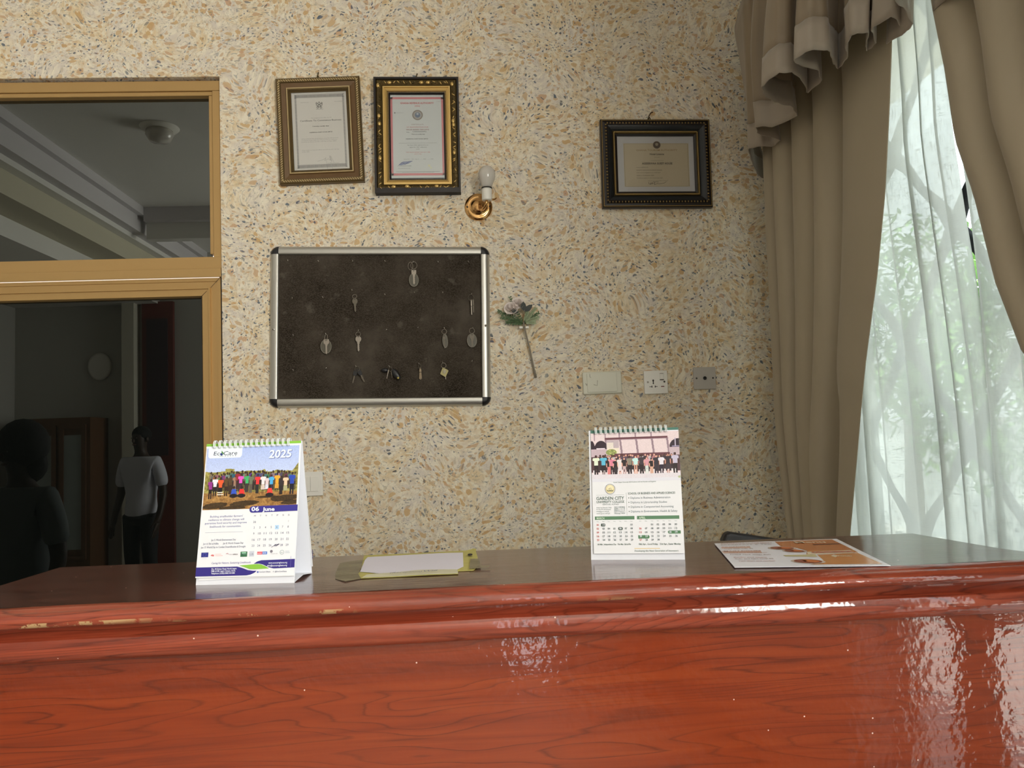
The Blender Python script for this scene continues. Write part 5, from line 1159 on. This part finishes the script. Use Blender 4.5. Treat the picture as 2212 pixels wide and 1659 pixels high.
# ------------------------------------------------------------------ menu
mn = thing('laminated_menu', 'laminated white and orange food menu lying flat on the counter right side', 'menu', (.5, 1.2, CT+.0008))
def fm(pts, z, mat, mb): mb.add([(x-.5, y-1.2, z) for x, y in pts], [tuple(range(len(pts)))], mat)
Q = [(0.4251, 1.3593), (0.3782, 1.1186), (0.584, 1.0745), (0.6388, 1.3483)]
lam = simple('laminate_white', (.84, .84, .92), .3)
mb = MB(); mb.poly([(x-.5, y-1.2, 0) for x, y in Q], lam, (0, 0, .0008)); mb.poly([(x-.5-.003, y-1.2-.004, .0009) for x, y in Q], lam, (0, 0, .0006)); sheet_ = mb.build('sheet', mn)
mb = MB(); org = simple('print_orange', s2l(214, 128, 72), .25, coat=.6); org2 = simple('print_light_orange', s2l(226, 152, 86), .25, coat=.6); cr = simple('print_cream', s2l(232, 216, 190), .25); brn = simple('print_brown', s2l(140, 70, 50), .3); plt = simple('print_plate', s2l(206, 190, 178), .3)
shf = lambda pts: [(x-.003, y-.004) for x, y in pts]
def F(pts, k, m): 
    a = sum((pts[i][0]*pts[(i+1) % len(pts)][1]-pts[(i+1) % len(pts)][0]*pts[i][1]) for i in range(len(pts)))
    fm(shf(pts if a > 0 else pts[::-1]), .0015+.00015*k, m, mb)
F([(0.5281, 1.3466), (0.6282, 1.342), (0.6128, 1.2578), (0.6051, 1.2182), (0.5353, 1.233), (0.5327, 1.2728), (0.5166, 1.2923)], 1, org)
F([(0.5353, 1.233), (0.6051, 1.2182), (.600, 1.195), (.52, 1.20)], 1, org2)
F([(0.5328, 1.1913), (0.5971, 1.1908), (0.5812, 1.0891), (0.4857, 1.1108), (0.5153, 1.1289), (0.5218, 1.1488)], 1, org2)
F([(0.5302, 1.2215), (0.5999, 1.2198), (0.592, 1.1895), (0.5207, 1.1969)], 2, cr)
def ellp(c, a, b, n=22): return [(c[0]+a*math.cos(2*PI*i/n)-b*.18*math.sin(2*PI*i/n), c[1]+b*math.sin(2*PI*i/n)) for i in range(n)]
for k, (c, a, b) in enumerate((((.510, 1.270), .0215, .020), ((.516, 1.236), .0165, .019), ((.494, 1.136), .0225, .022))):
    F(ellp(c, a, b), 3, plt); F(ellp(c, a*.82, b*.82), 4, brn); F(ellp((c[0]+a*.2, c[1]), a*.45, b*.6), 5, simple('print_food', s2l(206, 120, 70), .3))
    F(ellp((c[0]-a*.3, c[1]+b*.2), a*.3, b*.3), 5, simple('print_food', s2l(170, 110, 96), .3))
F([(0.4832, 1.2017), (0.531, 1.1938), (0.5247, 1.1704), (0.4818, 1.1879)], 2, simple('print_khaki', s2l(206, 196, 150), .3))
F([(0.573, 1.2964), (0.619, 1.2926), (0.6165, 1.2843), (0.5708, 1.288)], 2, simple('print_dark', s2l(92, 50, 40), .3))
F([(0.5461, 1.1732), (0.5558, 1.1843), (0.557, 1.1718), (0.5466, 1.1593)], 3, cr)
def oblique(t, a, b, hgt, mat, bold=0, k=6, shear=0):
    vs, fs = glyphs(t, bold, shear); xs = [p[0] for p in vs]; x0, x1 = min(xs), max(xs); d = Vector((b[0]-a[0], b[1]-a[1])); n = Vector((-d.y, d.x)).normalized()
    mb.add([(a[0]-.503+d.x*(p[0]-x0)/(x1-x0)+n.x*p[1]/.7*hgt, a[1]-1.204+d.y*(p[0]-x0)/(x1-x0)+n.y*p[1]/.7*hgt, .0015+.00015*k) for p in vs], fs, mat)
oblique('Menu', (.552, 1.3125), (.600, 1.3035), .020, cr, .02)
oblique('CONTINENTAL', (.533, 1.205), (.595, 1.196), .013, simple('print_red', s2l(190, 70, 40), .3), .03)
oblique('FOOD', (.553, 1.163), (.571, 1.156), .010, cr, .03)
br2 = simple('print_text', s2l(168, 92, 76), .3); br3 = simple('print_text', s2l(130, 104, 100), .3); pk2 = simple('print_peach', s2l(224, 190, 176), .3)
tl_ = [((0.4327, 1.345), (0.5154, 1.327), 'AGESERWAA HOUSE MENU', .008, br2), ((0.4275, 1.3292), (0.5093, 1.3116), 'BREAKFAST & TEA', .006, br3), ((0.4212, 1.3054), (0.4672, 1.2972), 'Tea and bread 35', .007, br2), ((0.4182, 1.2824), (0.4631, 1.2735), 'Oats with milk 30', .007, br3), ((0.4096, 1.259), (0.4666, 1.2463), 'MAIN DISHES', .008, br2), ((0.4125, 1.2429), (0.4691, 1.2294), 'Jollof rice and chicken', .006, br2), ((0.4078, 1.2247), (0.4655, 1.2052), 'Fried rice with fish', .007, br3), ((0.4042, 1.1973), (0.4511, 1.1833), 'Banku and tilapia', .006, br2), ((0.4016, 1.1816), (0.4552, 1.1685), 'Fufu and light soup 80', .006, br3), ((0.3987, 1.1612), (0.4498, 1.148), 'Yam chips and chicken', .006, br2)]
F([(.4215, 1.312), (.4675, 1.3035), (.465, 1.287), (.418, 1.296)], 1, pk2); F([(.4075, 1.2675), (.468, 1.255), (.462, 1.232), (.405, 1.245)], 1, pk2)
for a, b, t, hgt, m_ in tl_: oblique(t, a, b, hgt, m_, .015)
mb.build('print', sheet_)
# ------------------------------------------------------------------ people met in the reflections of the dark window
def skinmesh(name, nodes, edges, mat, parent=None, sub=1, root=0):
    me = bpy.data.meshes.new(name); me.from_pydata([n[0] for n in nodes], edges, []); me.materials.append(mat)
    o = bpy.data.objects.new(name, me); COL.objects.link(o)
    if parent: o.parent = parent
    m_ = o.modifiers.new('skin', 'SKIN'); m_.use_smooth_shade = True; s = o.modifiers.new('sub', 'SUBSURF'); s.levels = sub; s.render_levels = sub+1
    for i, n in enumerate(nodes):
        r = n[1] if isinstance(n[1], tuple) else (n[1], n[1]); me.skin_vertices[0].data[i].radius = r; me.skin_vertices[0].data[i].use_root = (i == root)
    return o
def person(label, loc, rz, H, shirt, trouser, hairm, bighair=False):
    k = H/1.75; skin_ = simple('brown_skin', (.045, .024, .016), .5)
    n = [((0, 0, .95), (.13, .10)), ((0, .01, 1.12), (.12, .09)), ((0, .0, 1.33), (.155, .10)), ((0, .01, 1.44), (.09, .07)), ((0, .0, 1.50), (.052, .055)), ((0, -.012, 1.565), (.060, .072)), ((0, -.012, 1.64), (.074, .092)), ((0, 0, 1.705), (.055, .068))]; e = [(i, i+1) for i in range(7)]
    def limb(frm, pts):
        p = frm
        for q in pts: n.append(q); e.append((p, len(n)-1)); p = len(n)-1
        return p
    for s in (-1, 1):
        wr = limb(2, [((s*.17, 0, 1.39), .058), ((s*.21, .01, 1.25), .050), ((s*.235, .02, 1.09), .040), ((s*.245, -.04, .93), .033), ((s*.245, -.08, .83), (.024, .030)), ((s*.245, -.10, .765), (.016, .036))])
        for q, (dy, L) in enumerate(((-.030, .070), (-.010, .080), (.010, .076), (.028, .060))): limb(wr, [((s*.243, -.105+dy, .745), .0095), ((s*.238, -.118+dy, .745-L*.5), .0085), ((s*.228, -.122+dy, .745-L), .0075)])
        limb(wr-1, [((s*.225, -.125, .80), .012), ((s*.215, -.145, .765), .0095)])
        limb(0, [((s*.095, 0, .86), .088), ((s*.10, -.01, .50), .055), ((s*.10, .02, .30), .050), ((s*.10, .02, .09), .036), ((s*.105, -.06, .04), (.040, .030)), ((s*.11, -.15, .03), (.038, .022))])
    n = [((p[0]*k, p[1]*k, p[2]*k), (tuple(a*k for a in r) if isinstance(r, tuple) else r*k)) for p, r in n]
    b = skinmesh('person', n, e, skin_); b.location = loc; b.rotation_euler = (0, 0, rz); tag(b, label, 'person')
    sc = lambda L: [((p[0]*k, p[1]*k, p[2]*k), (tuple(a*k for a in r) if isinstance(r, tuple) else r*k)) for p, r in L]
    sn = [((0, 0, .79), (.19, .15)), ((0, .01, 1.12), (.150, .118)), ((0, 0, 1.33), (.175, .118)), ((0, .01, 1.435), (.10, .085))]; se = [(0, 1), (1, 2), (2, 3)]
    for s in (-1, 1):
        i = len(sn); sn += [((s*.17, 0, 1.395), .070), ((s*.215, .01, 1.24), .066), ((s*.228, .015, 1.14), .064)]; se += [(2, i), (i, i+1), (i+1, i+2)]
    skinmesh('shirt', sc(sn), se, shirt, b)
    tn_ = [((0, 0, .93), (.142, .112))]; te = []
    for s in (-1, 1):
        i = len(tn_); tn_ += [((s*.095, 0, .84), .100), ((s*.10, -.01, .50), .072), ((s*.10, .02, .28), .064), ((s*.10, .02, .09), .056)]; te += [(0, i), (i, i+1), (i+1, i+2), (i+2, i+3)]
    skinmesh('trousers', sc(tn_), te, trouser, b)
    mb = MB(); r = .085 if not bighair else .115
    mb.ell((0, .016*k, 1.665*k), r*k, (r+.012)*k, (r+.0)*k*(1.0 if not bighair else 1.15), hairm, None, 16, 10)
    if bighair: mb.ell((0, .05*k, 1.56*k), .10*k, .075*k, .10*k, hairm, None, 12, 8)
    mb.build('hair', b)
    mb = MB()
    for s in (-1, 1): mb.ell((s*.026*k, -.098*k, 1.630*k), .007*k, .005*k, .0045*k, simple('eye_white', (.25, .23, .2), .4), None, 8, 6); mb.ell((s*.026*k, -.1035*k, 1.630*k), .004*k, .002*k, .004*k, M['black'], None, 6, 4)
    mb.build('eyes', b)
    mb = MB(); mb.ell((0, -.108*k, 1.603*k), .013*k, .014*k, .020*k, skin_, None, 10, 8); mb.ell((0, -.095*k, 1.565*k), .024*k, .010*k, .008*k, simple('lips', (.09, .03, .03), .4), None, 10, 6)
    for s in (-1, 1): mb.ell((s*.078*k, -.005*k, 1.615*k), .010*k, .018*k, .028*k, skin_, None, 8, 6)
    mb.build('face_features', b)
    return b
hair = simple('black_hair', (.006, .005, .005), .8, bump=(150, .6)); dkt = simple('dark_trousers', (.012, .012, .016), .8)
person('person in a white T-shirt and dark trousers mirrored in the dark window', (-2.90, -1.40, 0), math.radians(195), 1.575, simple('white_tshirt', (.72, .74, .84), .8, bump=(30, .2)), dkt, hair)
person('person with thick dark hair and grey-green shirt mirrored at the window left edge', (-1.93, 2.20, 0), math.radians(200), 1.47, simple('grey_green_shirt', (.16, .19, .20), .8), dkt, hair, True)
